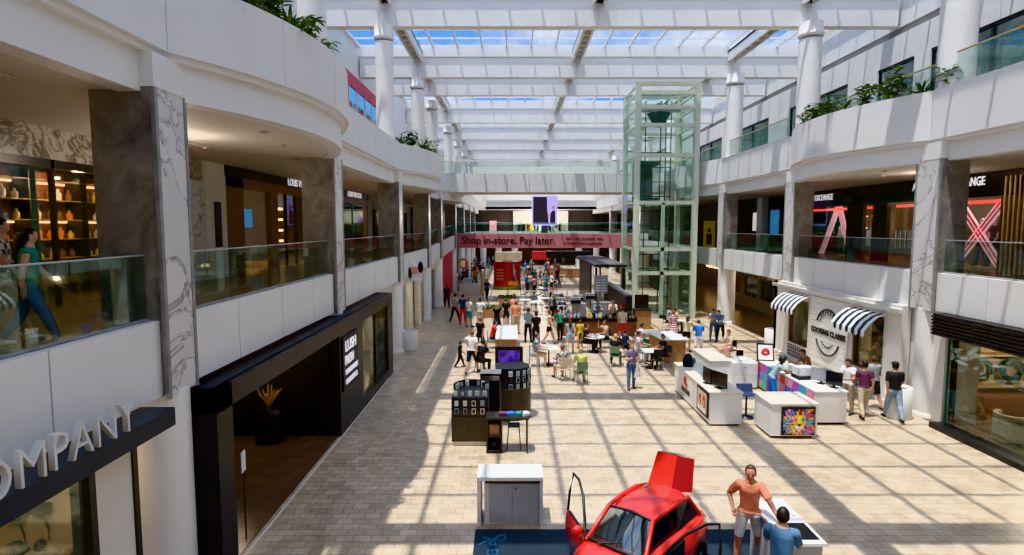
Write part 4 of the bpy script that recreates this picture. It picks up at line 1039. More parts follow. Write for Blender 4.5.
# ---- foreground
P1 = dict(thR=6, thL=-14, knL=8, shR=-25, abR=32, elR=72, inR=-25, shL=38, abL=30, elL=5, inL=20, lean=8, head=-14, spread=9)
person(4.16, 9.95, 0.02, -22, 'short-haired man in a coral shirt and pale shorts leaning one hand on the white table', P1, 'c_orange', 'c_white', 'h_brown', 'skin_red', sleeve=.75, legs=.95, shoes='c_black', h=1.80, detail=True)
P2 = dict(thR=4, thL=-4, shR=30, elR=75, shL=34, elL=70, inR=-25, inL=-25, head=-6, lean=6)
person(4.0, 8.38, 0.02, 150, 'man in a blue T-shirt seen from behind at the white table', P2, 'c_slate', 'c_black', 'h_black', 'skin_light', sleeve=.75, legs=2, h=1.74, detail=True)
# ---- white table beside them
g = empty('display_table', (4.62, 9.6, 0), R(0), 'white display table with a dark tablet beside the man in coral', 'table')
MB().box(-0.31, 0.31, -0.77, 0.77, 1.0, 1.05).build('tabletop', 'counter_white', g); MB().box(-0.27, 0.27, -0.72, 0.72, 0.0, 1.0).build('body', 'grey_panel', g)
o = MB().box(-0.19, 0.19, -0.26, 0.26, 0, 0.015).build('tablet', 'black_gloss', loc=(4.68, 9.2, 1.05)); tag(o, 'dark tablet lying on the white display table', 'tablet')
o = MB().tube([(0,0,0), (0.12,0.02,0.03), (0.25,-0.05,0.0)], 0.006).build('cable', 'black', loc=(4.6, 9.75, 1.056)); tag(o, 'thin black cable lying on the white display table', 'cable')
# ---- mat
g = MB().box(-0.72, 4.7, 5.5, 11.2, 0, 0.02).build('display_mat', 'mat_navy'); tag(g, 'dark navy display mat under the red car', 'mat')
text('mat_letters', 'ELECTRIC', 0.30, 'mat_blue', frame_m((-0.46, 10.48, 0.022), (0,-1,0), (1,0,0)), g, 0.002, bold=0.005)
mb = MB(); pts = [(-.55,10.6),(-.35,10.8),(-.2,10.85),(-.05,11.05),(.1,11.1),(.12,10.9),(-.02,10.75),(-.1,10.9),(-.3,10.65),(-.1,10.6),(-.15,10.8),(-.45,11.0)]; pts = [(a_*.75-.22, (b_-10.8)*.75+10.75) for a_, b_ in pts]
mb.tube([(x, y, .022) for x, y in pts], .022, 6); mb.build('mat_emblem', 'mat_blue', g)
# ---- white cabinet
g = empty('storage_cabinet', (-0.04, 11.38, 0), 0, 'white storage cabinet with two grey doors behind the navy mat', 'cabinet')
MB().box(-0.66, 0.66, -0.05, 0.62, 0.95, 1.02).build('top', 'counter_white', g)
MB().box(-0.66, -0.58, -0.02, 0.6, 0, 0.95).box(0.60, 0.66, -0.02, 0.6, 0, 0.95).box(-0.52, 0.6, 0.06, 0.6, 0.0, 0.95).build('body', 'counter_white', g)
for a, b2 in ((-0.42, 0.04), (0.05, 0.58)):
    dd = MB().box(a, b2, 0.03, 0.07, 0.06, 0.86).build('door', 'grey_panel', g)
MB().box(-0.5, 0.6, 0.03, 0.07, 0.87, 0.90).build('shadow_gap', 'shop_brown', g)
MB().box(0.10, 0.14, 0.015, 0.03, 0.74, 0.78).build('lock', 'chrome', g)
# ================================================================= CAR
a_ = Vector((-.66, -.75)).normalized()
car = empty('car', (2.10, 9.42, 0.02), math.atan2(a_.y, a_.x), 'small bright red hatchback with both doors and tailgate open on the navy mat', 'car')
def loft(mb, stations, close_ends=True, smooth=True):
    n = len(stations[0]); vs = [p for s in stations for p in s]; fs = []
    for j in range(len(stations)-1):
        for k in range(n-1): fs.append((j*n+k, (j+1)*n+k, (j+1)*n+k+1, j*n+k+1))
    mb.add(vs, fs, smooth)
    if close_ends: mb.add(stations[0], [tuple(range(n))]); mb.add(stations[-1], [tuple(range(n))[::-1]])
xs = [(-1.76, .55, .35, .82), (-1.70, .70, .30, .92), (-1.4, .78, .22, .96), (-.8, .80, .20, .95), (0, .80, .20, .94), (.7, .80, .20, .95), (1.05, .79, .21, .90), (1.4, .74, .24, .82), (1.65, .62, .28, .70), (1.78, .42, .32, .58)]
st = []
for x, w, zb, zt in xs:
    half = [(w*.88, zb), (w, zb+.12), (w*1.02, (zb+zt)/2), (w*.97, zt-.10), (w*.86, zt-.02), (w*.5, zt+.03), (0, zt+.045)]
    st.append([(x, y, z) for y, z in half] + [(x, -y, z) for y, z in half[-2::-1]])
mb = MB(); loft(mb, st); mb.build('body_shell', 'car_red', car)
# roof
rf = []
for x, w, z in [(-1.15, .50, 1.44), (-.9, .53, 1.49), (-.4, .55, 1.515), (.0, .54, 1.50), (.28, .51, 1.455)]:
    rf.append([(x, w*math.sin(t), z - .09*(1-math.cos(t*1.0))*2.0) for t in [R(-75+15*k) for k in range(11)]])
mb = MB(); loft(mb, rf, False); mb.build('roof', 'car_red', car)
ws = MB(); W0 = [(.80, -.62, .97), (.86, 0, 1.0), (.80, .62, .97)]; W1 = [(.30, -.47, 1.40), (.33, 0, 1.45), (.30, .47, 1.40)]
loft(ws, [W0, W1], False); ws.build('windshield', 'glass_car', car)
mb = MB(); mb.tube([(.85, -.66, .93), (.30, -.50, 1.41), (-.2, -.54, 1.42), (-.75, -.53, 1.41), (-1.15, -.50, 1.33), (-1.45, -.64, .95)], .045, 8)
mb.tube([(.85, .66, .93), (.30, .50, 1.41), (-.2, .54, 1.42), (-.75, .53, 1.41), (-1.15, .50, 1.33), (-1.45, .64, .95)], .045, 8)
mb.build('pillars', 'car_red', car)
MB().tube([(.83, -.62, .97), (.89, 0, 1.0), (.83, .62, .97)], .03, 6).tube([(.31, -.46, 1.41), (.34, 0, 1.46), (.31, .46, 1.41)], .02, 6).build('windshield_trim', 'black', car)
for s in (-1, 1):
    MB().box(-.42, .72, s*.80-.025, s*.80+.025, .30, .90).build('opening_shade', 'black', car)  # black panel painting the dark interior behind the open door
    qp = MB().add([(-.50, s*.62, .96), (-1.38, s*.62, .97), (-1.12, s*.52, 1.32), (-.52, s*.56, 1.38)], [(0,1,2,3)]).build('rear_side_window', 'black_gloss', car)
    for x in (-1.15, 1.15):
        w = MB().lathe([(.20, -.08), (.30, -.09), (.31, -.05), (.31, .05), (.30, .09), (.20, .08)], n=24)
        w.m(1).lathe([(.02, -.085), (.20, -.07), (.20, .07), (.02, .085)], n=10)
        w.v = [(a, -c, b) for a, b, c in w.v]; w.build('wheel', ['tyre', 'chrome'], car).location = (x, s*.74, .31)
    MB().ell((1.52, s*.56, .62), (.13, .09, .12)).build('headlight', 'chrome', car)
    MB().ell((-1.62, s*.62, .74), (.06, .08, .16)).build('tail_light', 'car_dark_red', car)
MB().box(-1.3, .72, -.58, .58, .6, 1.015).build('cabin_floor', 'black', car)
MB().box(-1.05, .2, -.46, .46, 1.36, 1.38).build('headliner', 'black', car)
for y in (-.32, .32):
    MB().box(-.35, .2, y-.23, y+.23, .55, .75).box(-.45, -.3, y-.23, y+.23, .6, 1.22).build('front_seat', 'black', car)
MB().box(-1.1, -.95, -.5, .5, .6, 1.15).build('rear_seat', 'black', car)
MB().box(.55, .85, -.6, .6, .75, .95).build('dashboard', 'black', car)
MB().tube([(.42, .32+.17*math.cos(t), .95+.17*math.sin(t)) for t in [2*PI*k/16 for k in range(16)]], .018, 6, True).build('steering_wheel', 'black', car)
MB().tube([(.95, -.35, 1.0), (.72, .1, 1.08)], .012, 6).build('wiper', 'black', car)
def car_door(s, open_deg):
    d = bpy.data.objects.new('door', None); C.objects.link(d); d.parent = car
    d.location = (.72, s*.80, 0); d.rotation_euler.z = -s*R(open_deg)
    mb = MB(); pl = []
    for x, w in ((0, 0), (-.35, .015*s), (-.8, .02*s), (-1.12, 0)):
        pl.append([(x, w-.05*s, .30), (x, w+.02*s, .42), (x, w+.035*s, .65), (x, w+.015*s, .84), (x, w-.02*s, .92)])
    loft(mb, pl, False); mb.build('door_skin', 'car_red', d)
    MB().box(-1.10, -.02, *(sorted((-.08*s, -.035*s))), .32, .90).build('door_lining', 'black', d)
    MB().tube([(.0, -.02*s, .90), (-.25, -.09*s, 1.14), (-.55, -.17*s, 1.38), (-.90, -.20*s, 1.56), (-1.14, -.16*s, 1.60), (-1.16, -.08*s, 1.25), (-1.13, -.03*s, .90)], .03, 8).build('window_frame', 'black', d)
    MB().ell((-.10, .12*s, .98), (.08, .13, .085)).build('mirror', 'car_red', d)
    return d
car_door(-1, 57); car_door(1, 60)
car.scale = (.88, .80, .95)
tg = MB().m(0)
hb, tp = .40, .40
A = [(-1.04, -.42, 1.36), (-1.04, .16, 1.38), (-1.36, .12, 1.97), (-1.36, -.36, 1.97)]
K = [(-1.34, .50, 1.36), (-1.62, .40, 1.90)]
B = [(-1.40, -.40, 1.38), (-1.75, -.34, 1.86)]
tg.m(0).add(A, [(3,2,1,0)]); tg.m(1).add([A[1], K[0], K[1], A[2]], [(3,2,1,0)]); tg.m(1).add([A[0], B[0], B[1], A[3]], [(0,1,2,3)]); tg.m(1).add([B[0], K[0], K[1], B[1]], [(0,1,2,3)]); tg.add([A[0], A[1], K[0], B[0]], [(0,1,2,3)])
tg.m(0).add([A[3], A[2], K[1], B[1]], [(0,1,2,3)])
tg.build('tailgate', ['car_red', 'car_dark_red'], car)  # darker red paints shade onto the side faces
MB().add([(-1.39, -.33, 1.985), (-1.39, .10, 1.985), (-1.61, .34, 1.925), (-1.72, -.30, 1.885)], [(0,1,2,3)]).build('tailgate_window', 'dark_glass', car)
# ================================================================= BINS
for px, py, lab in ((908, 416, 'white cylindrical litter bin by the round column at right, beside the man in black'), (775, 350, 'white cylindrical litter bin near the far corner of the cooking school wall'),
                    (409, 352, 'white cylindrical litter bin beyond the black shop front at left'), (399, 350, 'grey-green bin behind the left white litter bin')):
    x, y = at(px, py)
    if px == 908: x, y = 12.15, 17.85
    g = empty('litter_bin', (x, y+.3, 0), 0, lab, 'bin')
    if px == 399: g.location = (-5.35, 28.9-.9, 0)
    MB().lathe([(.36, 0), (.38, .05), (.38, .98), (.33, 1.0), (.31, .9)], n=24, cap=False).build('shell', 'bin_white' if px != 399 else 'grey_panel', g)
    MB().lathe([(.02, .88), (.32, .9)], n=24).build('lid', 'black', g)
# ================================================================= PHONE-CASE KIOSK
g = empty('phone_case_stand', (-1.15, 15.7, 0), 0, 'black rounded stand of phone cases with two cupboard doors below', 'display stand')
prof = [(-.5, 0), (.5, 0), (.5, .8)] + [(.5*math.cos(R(180*k/10)), .8+.5*math.sin(R(180*k/10))) for k in range(1, 10)] + [(-.5, .8)]
MB().prism([(x*.96, y*.96+.03) for x, y in prof], 0, .12).build('plinth', 'counter_top', g)
MB().prism(prof, .12, .98).build('cabinet', 'bronze', g)
MB().prism(prof, .98, 1.34).build('display_block', 'black', g)
MB().box(-.5, -.02, -.03, 0, .16, .82).build('door', 'bronze', g); MB().box(.0, .5, -.03, 0, .16, .82).build('door', 'bronze', g)
def phone(x, y, z, rz=0, lab='boxed phone case on the black kiosk stand', mat=None):
    o = MB().m(0).box(-.055, .055, 0, .03, 0, .16).m(1).box(-.04, .04, -.006, 0, .02, .14).build('phone_case', [mat or random.choice(['chrome', 'c_white', 'c_grey', 'black', 'c_greyblue']), random.choice(['screen_dark', 'c_grey', 'silver'])], loc=(x, y, z), rz=rz)
    tag(o, lab, 'phone case', 'phone cases on the kiosk')
for r_ in range(2):
    for k in range(4): phone(-1.15-.36+k*.235, 15.66, .90+.02+r_*.22-.02, 0)
for k in range(9):
    t = R(180*k/8); phone(-1.15+.44*math.cos(t), 16.5+.44*math.sin(t), 1.345, random.uniform(-.3,.3))
for k in range(5): phone(-1.15-.40+k*.2, 15.8, 1.345, 0)
MB_ = MB(); MB_.prism([(.52*math.cos(R(180*k/12)), .8+.52*math.sin(R(180*k/12))) for k in range(13)] + [(.47*math.cos(R(180-180*k/12)), .8+.47*math.sin(R(180-180*k/12))) for k in range(13)], 1.34, 1.52); MB_.build('back_rim', 'black', g)
g = empty('phone_case_stand', (-.02, 18.35, 0), 0, 'curved black stand of phone cases right of the silver framed cabinet', 'display stand')
arc = [(.62*math.cos(R(-100+130*k/12)), .62*math.sin(R(-100+130*k/12))) for k in range(13)]
MB().prism([(-.5, .3)] + [(-.5, -.5)] + arc + [(.3, .6), (-.3, .6)], 0, 1.0).build('cabinet', 'bronze', g)
mb = MB(); mb.prism([(-.5, .3)] + [(-.5, -.45)] + [(x*.92, y*.92) for x, y in arc] + [(.3, .55)], 1.0, 1.62); mb.build('display_block', 'black', g)
for r_ in range(3):
    for k in range(6):
        t = R(-100+130*k/6+8); phone(-.02+.62*math.cos(t), 18.35+.62*math.sin(t), 1.0+.2*r_, t+PI/2, 'white boxed phone case on the curved kiosk stand')
g = empty('display_cabinet', (-.64, 17.3, 0), 0, 'black cabinet with a silver frame and sloping top inside the phone kiosk', 'cabinet')
MB().box(-.28, .28, 0, .5, 0, 1.55).build('body', 'black', g)
MB().box(-.31, -.27, -.03, .5, 0, 1.6).box(.27, .31, -.03, .5, 0, 1.6).box(-.31, .31, -.03, .0, 1.4, 1.6).box(-.31, .31, -.03, .5, 1.55, 1.62).build('silver_frame', 'chrome', g)
g = empty('sales_desk', (-.1, 15.35, 0), 0, 'dark desk with open shelves attached to the phone kiosk', 'desk')
MB().box(-.58, .55, -.22, .35, .92, .97).build('desktop', 'bronze', g)
MB().box(-.58, -.54, -.2, .33, 0, .92).box(-.2, -.16, -.2, .33, 0, .92).box(-.58, -.16, -.2, .33, .04, .08).box(-.58, -.16, -.2, .33, .45, .49).box(-.58, -.16, .3, .33, 0, .92).build('shelf_unit', 'bronze', g)
for x in (.50,): 
    for y in (-.19, .31): MB().box(x-.02, x+.02, y-.02, y+.02, 0, .92).build('leg', 'bronze', g)
o = MB().box(-.13, .13, 0, .25, 0, .26).build('cardboard_box', 'wood', loc=(-.47, 15.2, .5)); tag(o, 'brown box in the upper shelf of the kiosk desk', 'box')
o = MB().lathe([(.1, 0), (.12, .2)], n=12).build('black_bin', 'black', loc=(-.47, 15.35, .085)); tag(o, 'black bin in the lower shelf of the kiosk desk', 'bin')
for k, (x, mt, lab) in enumerate([(-.25, 'c_purple', 'purple packet on the kiosk desk'), (-.05, 'c_blue', 'blue packet on the kiosk desk'), (.2, 'c_teal', 'teal packet at the right of the kiosk desk'), (.35, 'c_white', 'white packet at the right end of the kiosk desk')]):
    o = MB().box(-.1, .1, -.1, .1, 0, .07).build('packet', mt, loc=(x, 15.4, .97), rz=.2*k); tag(o, lab, 'packet')
g = empty('bar_stool', (.05, 15.55, 0), 0, 'dark backless stool under the kiosk desk', 'stool')
MB().box(-.16, .16, -.16, .16, .62, .66).build('seat', 'bronze', g)
for sx in (-.14, .14):
    for sy in (-.14, .14): MB().tube([(sx, sy, .62), (sx*1.3, sy*1.3, 0)], .015, 6).build('leg', 'bronze', g)
g = empty('video_screen', (-.1, 19.6, 0), 0, 'dark flat screen with a purple picture above the phone kiosk', 'screen')
MB().box(-.47, .47, 0, .06, 1.25, 1.95).build('bezel', 'black_frame', g); MB().box(-.36, .36, -.01, 0, 1.3, 1.82).build('screen_panel', 'screen_purple', g); MB().box(-.2, .2, 0, .1, 0, 1.3).build('stand', 'black', g)
# ================================================================= WHITE KIOSKS ON THE RIGHT
g = empty('sales_counter', (5.95, 17.3, 0), 0, 'white counter with red and black logo and framed photo on its left side', 'counter')
MB().box(0, .95, 0, 3.9, .06, 1.0).build('body', 'counter_white', g); MB().box(-.03, .98, -.03, 3.93, 1.0, 1.04).build('countertop', 'counter_top', g); MB().box(.05, .9, .05, 3.85, 0, .06).build('plinth', 'black', g)
p = MB().m(0).box(-.05, 0, .12, 1.15, .2, .97).m(1).box(-.055, -.05, .2, 1.07, .27, .9).build('poster', ['black', 'c_beige'], g)
mb = MB().m(0); mb.ell((-.06, .42, .62), (.008, .13, .2)); mb.ell((-.06, .8, .6), (.008, .12, .19)); mb.m(1).ell((-.062, .42, .58), (.01, .07, .13)).ell((-.062, .8, .55), (.01, .07, .13)); mb.m(2).box(-.06, -.055, .3, 1.0, .28, .42); mb.build('photo_figures', ['c_red', 'skin_light', 'c_white'], p)
lg = MB().m(0).ell((-.012, 2.55, .72), (.01, .16, .16)).ell((-.014, 2.4, .6), (.01, .1, .1)); lg.m(1)
for k in range(8): lg.box(-.015, 0, 2.05+k*.12, 2.05+k*.12+.08, .30, .46)
lg.build('logo', ['c_red', 'black_frame'], g)
for k, (x, y, rz, w) in enumerate([(6.35, 17.75, -1.15, .62), (6.15, 18.3, -1.4, .5)]):
    o = empty('monitor', (x, y, 1.04), rz, ['black monitor near the front of the white logo counter', 'dark leaning panel behind the first monitor on the logo counter'][k], 'monitor')
    MB().box(-w/2, w/2, 0, .04, .05, .5).build('screen_panel', 'black_gloss', o); MB().box(-.12, .12, -.08, .12, 0, .02).box(-.03, .03, .0, .04, 0, .1).build('stand', 'black', o)
x, y = 6.25, 20.6
g = empty('handbag', (x, y, 1.04), .3, 'dark bag with green detail on the far end of the logo counter', 'bag')
MB().lathe([(.18, 0), (.2, .2), (.12, .4), (.05, .45)], n=12).build('bag_body', 'c_black', g); MB().ell((.14, -.12, .2), (.08, .06, .12)).build('green_patch', 'c_green', g); MB().tube([(-.08,0,.4), (-.06,0,.6), (.06,0,.6), (.08,0,.4)], .012).build('handle', 'c_brown', g)
for k, (px, lab) in enumerate([(0, 'blue papers on the logo counter'), (1, 'white card stand on the logo counter')]):
    o = MB().box(-.15, .15, -.2, .2, 0, .03).build('papers', ['c_lightdenim', 'c_white'][k], loc=(6.5-.1*k, 19.1+.7*k, 1.04), rz=.3); tag(o, lab, 'papers')
g = empty('drawer_unit', (8.1, 21.35, 0), 0, 'white drawer cabinet carrying a small till behind the logo counter', 'cabinet')
MB().box(0, .95, 0, .7, .05, 1.0).build('body', 'counter_white', g)
for z in (.1, .54):
    d = MB().box(.03, .92, -.02, 0, z, z+.42).build('drawer', 'counter_white', g); MB().ell((.47, -.03, z+.28), (.02, .02, .02)).build('knob', 'black', d)
g = empty('cash_register', (8.55, 21.7, 1.0), 0, 'small white till with dark display on the drawer cabinet', 'till')
MB().xprism([(-.2, 0), (.2, 0), (.2, .16), (-.2, .06)], -.22, .22).build('till_body', 'c_white', g); MB().box(-.13, .13, .1, .13, .16, .36).build('display', 'black_gloss', g)
g = empty('sales_counter', (7.35, 22.5, 0), 0, 'white side counter between the logo counter and the drawer cabinet', 'counter')
MB().box(0, .75, -1.0, 1.1, 0, 1.0).build('body', 'counter_white', g); MB().box(-.03, .78, -1.03, 1.13, 1.0, 1.04).build('countertop', 'counter_top', g)
g = empty('bar_stool', (7.35, 18.1, 0), 0, 'black swivel bar stool between the logo counter and the lion counter', 'stool')
MB().lathe([(.24, 0), (.22, .03), (.03, .06), (.03, .72)], n=18).build('pedestal', 'black', g)
mb = MB(); mb.ell((0, 0, .76), (.26, .24, .05)); mb.build('seat', 'c_navy', g)
MB().add([(-.24, .1, .78), (.24, .1, .78), (.26, .24, 1.02), (-.26, .24, 1.02), (-.22, .14, .77), (.22, .14, .77), (.24, .28, 1.02), (-.24, .28, 1.02)], [(0,1,2,3), (7,6,5,4), (3,2,6,7), (0,3,7,4), (1,5,6,2)]).build('backrest', 'c_navy', g)
# lion counter
g = empty('sales_counter', (7.32, 16.25, 0), 0, 'white box counter with a multicoloured lion painting on its front', 'counter')
MB().box(0, 1.3, 0, 1.15, .08, .97).build('body', 'counter_white', g); MB().box(-.03, 1.33, -.03, 1.18, .97, 1.02).build('countertop', 'counter_top', g); MB().box(.1, 1.2, .08, 1.1, 0, .08).build('plinth', 'shop_brown', g)
p = MB().m(0).box(.28, 1.22, -.05, 0, .12, .92).build('picture', 'black', g)
mb = MB(); cx, cz = .77, .50; rnd = random.Random(3)
for k in range(230):
    t = rnd.uniform(0, 2*PI); lay = k % 8; r0 = rnd.uniform(.1, .4); L = rnd.uniform(.15, .32); bend = rnd.uniform(-.9, .9); w = rnd.uniform(.015, .035)
    def pt(r, q):
        x = r*math.cos(q); z = r*math.sin(q); return (cx+max(-.45, min(.45, x)), -.052-.0008*lay, cz+max(-.37, min(.37, z)))
    if math.cos(t) < 0: mi = rnd.choice([2, 1, 4, 3, 2, 7, 4])
    else: mi = rnd.choice([1, 0, 5, 4, 0, 3, 1])
    if abs(math.cos(t)) < .5 and math.sin(t) > 0: mi = rnd.choice([5, 1, 0, 4, 8])
    mb.m(mi); mb.add([pt(r0, t), pt(r0+L*.5, t+bend*.25-w/(r0+.1)), pt(r0+L, t+bend*.6), pt(r0+L*.5, t+bend*.25+w/(r0+.1))], [(0,1,2,3)])
def pq(mb, pts, mi, dy=-.060): mb.m(mi); mb.add([(cx+x, dy, cz+z) for x, z in pts], [tuple(range(len(pts)))])
pq(mb, [(-.15,.2),(.15,.2),(.19,0),(.12,-.2),(0,-.27),(-.12,-.2),(-.19,0)], 1)
pq(mb, [(-.05,.2),(.05,.2),(.06,-.08),(-.06,-.08)], 2, -.062); pq(mb, [(-.07,-.05),(.07,-.05),(0,-.13)], 8, -.064)
for s in (-1, 1):
    pq(mb, [(s*.05,.06),(s*.14,.09),(s*.13,.04)], 8, -.064); pq(mb, [(s*.01,-.13),(s*.11,-.1),(s*.10,-.2),(s*.01,-.18)], 9, -.064)
    pq(mb, [(s*.05,.1),(s*.16,.14),(s*.17,.03),(s*.06,.0)], 3 if s > 0 else 7, -.063)
pq(mb, [(-.06,-.2),(.06,-.2),(0,-.28)], 9, -.064)
mb.build('lion_artwork', ['pop_%d' % i for i in range(8)] + ['black', 'c_white'], p)
# colourful counter behind
g = empty('sales_counter', (9.15, 17.4, 0), 0, 'white counter with colourful patchwork side right of the lion counter', 'counter')
MB().box(0, .95, 0, 4.4, .08, 1.0).build('body', 'counter_white', g); MB().box(-.02, .98, -.02, 4.42, 1.0, 1.04).build('countertop', 'counter_white', g)
mb = MB(); rnd = random.Random(5)
for i in range(9):
    for j in range(3):
        mb.m(rnd.randrange(8)); y0 = .05+i*.48; z0 = .1+j*.3; mb.add([(-.015, y0, z0), (-.015, y0+.48, z0), (-.015, y0+.48+rnd.uniform(-.1,.0), z0+.3), (-.015, y0+rnd.uniform(0,.1), z0+.3)], [(0,1,2,3)])
mb.build('patchwork', ['pop_%d' % i for i in (3,5,4,7,0,3,6,5)], g); MB().box(.05, .9, .05, 4.3, 0, .08).build('plinth', 'black', g)
g = empty('art_board', (9.35, 21.4, 1.04), R(-12), 'framed picture of a face leaning on the far end of the patchwork counter', 'picture')
mb = MB().m(0).add([(-.3, 0, 0), (.3, 0, 0), (.3, .2, .62), (-.3, .2, .62), (-.3, .04, 0), (.3, .04, 0), (.3, .24, .62), (-.3, .24, .62)], [(0,1,2,3),(7,6,5,4),(0,4,5,1),(1,5,6,2),(2,6,7,3),(3,7,4,0)]); mb.build('frame', 'black', g)
mb = MB().m(0).add([(-.25, .005, .05), (.25, .005, .05), (.25, .165, .57), (-.25, .165, .57)], [(0,1,2,3)]).m(1); mb.ell((0, .07, .3), (.15, .03, .17)); mb.m(2).ell((0, .05, .3), (.06, .04, .04)); mb.build('portrait', ['c_white', 'c_red', 'skin_light'], g)
g = empty('printer', (9.55, 18.95, 1.04), .1, 'white and black printer on the patchwork counter', 'printer')
MB().box(-.3, .3, -.25, .25, 0, .12).build('tray', 'black', g); MB().box(-.28, .28, -.2, .22, .12, .38).build('printer_body', 'c_white', g)
o = MB().lathe([(.06, 0), (.06, .3), (.03, .35)], n=12).build('bottle', 'c_white', loc=(9.35, 19.75, 1.04)); tag(o, 'white bottle beside the printer on the patchwork counter', 'bottle')
for k, (x, y, rz, w) in enumerate([(9.75, 18.25, -.8, .62), (9.9, 17.8, -1.0, .5)]):
    o = empty('monitor', (x, y, 1.04), rz, ['monitor with pale back beside the printer', 'dark monitor at the near end of the patchwork counter'][k], 'monitor')
    MB().box(-w/2, w/2, 0, .03, .08, .5).build('screen_panel', ['c_grey', 'black_gloss'][k], o); MB().box(-.1, .1, -.08, .12, 0, .02).box(-.03, .03, 0, .03, 0, .1).build('stand', 'black', o)
person(8.75, 19.5, 0, 75, 'person with black afro hair in a teal T-shirt bending over the patchwork counter', dict(lean=30, shR=50, elR=40, shL=45, elL=40, thR=10, thL=0, knR=8), 'c_greyblue', 'c_blue', 'afro', 'skin_dark', h=1.66)
person(10.75, 18.5, 0, -60, 'young man in a white T-shirt behind the patchwork counter', PH, 'c_white', 'c_khaki', 'h_black', 'skin_tan', h=1.74)
person(10.5, 20.5, 0, -80, 'brown-haired worker behind the printer', LN, 'c_brown', 'c_black', 'h_brown', 'skin_tan', h=1.68)
gp(863, 417, 170, 'man in a dark purple shirt and khaki shorts walking past the cooking school wall', WK, 'c_purple', 'c_khaki', 'h_black', 'skin_tan', legs=1.9, h=1.78, cap='h_black')
gp(872, 408, 175, 'person in grey walking just beyond the man in purple', WK2, 'c_grey', 'c_black', 'h_brown', 'skin_tan', legs=.9, h=1.72)
gp(893, 420, 165, 'man in a black T-shirt, cap and light jeans by the right litter bin', WK2, 'c_black', 'c_lightdenim', 'h_black', 'skin_tan', sleeve=.8, h=1.80, cap='c_black', detail=.5)
# ================================================================= MIDDLE: woman, tables, seats
gp(631, 389, 8, 'long-haired woman in a patterned blue top and dark jeans walking with a white bag', dict(thR=10, knR=4, thL=-6, knL=8, shR=15, elR=95, inR=-20, shL=4, elL=12, abL=16), 'c_floral', 'c_denim', 'h_auburn', 'skin_light', sleeve=.6, h=1.68, long_hair=True, shoes='c_black', bag=('c_white', 'white plastic carrier bag held by the woman in dark jeans'), detail=.5)
def seated(px, py, face, label, chair=None, cmat='black_frame', pose=SIT, **k):
    x, y = at(px, py); f = R(face)
    person(x, y, 0, face, label, pose, seat=.50, **k)
    if chair: make_chair(x - math.sin(f)*.02, y + math.cos(f)*.02, face, chair, cmat)
seated(581, 384, 185, 'person in a bright yellow-green shirt seated with back to the camera', 'green cafe chair under the person in yellow-green', 'green_chair', shirt='c_yellow', pants='c_beige', hair='h_blond', skin='skin_light', legs=1.9, h=1.76)
seated(563, 380, 200, 'person in a pinkish top seated left of the person in yellow-green', 'pale cafe chair left of the green chair', 'c_beige', shirt='c_pattern', pants='c_beige', hair='h_auburn', skin='skin_red', legs=.9)
seated(615, 366, 165, 'blond woman in a black top seated in a green chair', 'green cafe chair under the blond woman in black', 'green_chair', shirt='c_black', pants='c_black', hair='h_blond', skin='skin_light')
seated(624, 357, 120, 'child in a navy top seated beside the blond woman in black', 'dark cafe chair beside the blond woman in black', 'black_frame', shirt='c_navy', pants='c_black', hair='h_black', skin='skin_tan', h=1.45)
x, y = at(652, 369); make_table(x-.0, y+.2, 'white square cafe table with a black stem left of the black chairs'); 
x, y = at(651, 369)
seated(637, 362, 60, 'person in white seated at the white square table by the black chairs', 'steel cafe chair under the person in white at the square table', 'chrome', shirt='c_white', pants='c_grey', hair='h_black', skin='skin_tan')
seated(664, 366, -80, 'person in a black top seated at the right of the white square table', 'black cafe chair at the right of the white square table', 'black', shirt='c_black', pants='c_black', hair='h_brown', skin='skin_tan')
make_chair(*at(657, 370), 180, 'empty black cafe chair with its back to the camera near the square table', 'black')
x, y = at(549, 366); make_table(x, y+.2, 'white square cafe table with black stem right of the man in the plaid shirt', r=.42)
seated(535, 366, 85, 'man in a plaid shirt seated beside the white square table', 'light steel cafe chair under the man in the plaid shirt', 'chrome', shirt='c_plaid', pants='c_khaki', hair='h_brown', skin='skin_light', legs=.9, h=1.8)
make_chair(*at(562, 364), -90, 'empty white cafe chair right of the plaid man\'s table', 'c_white')
x, y = at(594, 352); make_table(x, y, 'round grey cafe table with cups in front of the coffee kiosk', 'round', .5, top='counter_white')
for k in range(4):
    o = MB().lathe([(.035, 0), (.045, .12)], n=8).build('cup', 'c_white', loc=(x-.2+.13*k, y+.05*(k % 2), .758)); tag(o, 'white cup on the round table in front of the coffee kiosk', 'cup', 'cups on the round table')
seated(585, 352, 70, 'dark-clothed person seated at the round cup table', 'dark cafe chair left of the round cup table', 'black_frame', shirt='c_black', pants='c_black', hair='h_black', skin='skin_tan')
seated(606, 348, -70, 'man in an olive shirt raising an arm at the round cup table', 'dark cafe chair right of the round cup table', 'black_frame', pose=dict(SIT, shR=80, elR=100), shirt='c_khaki', pants='c_black', hair='h_brown', skin='skin_tan')
x, y = at(651, 350); make_table(x, y+.3, 'oval white cafe table near the elevator base', 'round', .45)
seated(640, 352, 80, 'person in a white shirt and green trousers seated by the elevator table', 'grey cafe chair by the oval white table', 'grey_panel', shirt='c_white', pants='c_green', hair='h_black', skin='skin_tan')
x, y = at(681, 333); make_table(x, y, 'white round cafe table at the right foot of the elevator', 'round', .45)
seated(675, 332, 80, 'person in a pink top seated at the table by the elevator foot', 'dark cafe chair left of the table by the elevator foot', 'black_frame', shirt='c_pink', pants='c_grey', hair='h_brown', skin='skin_light')
seated(668, 330, 100, 'person in dark clothes lounging beside the elevator glass', 'dark cafe chair against the elevator glass', 'black_frame', shirt='c_grey', pants='c_black', hair='h_black', skin='skin_tan')
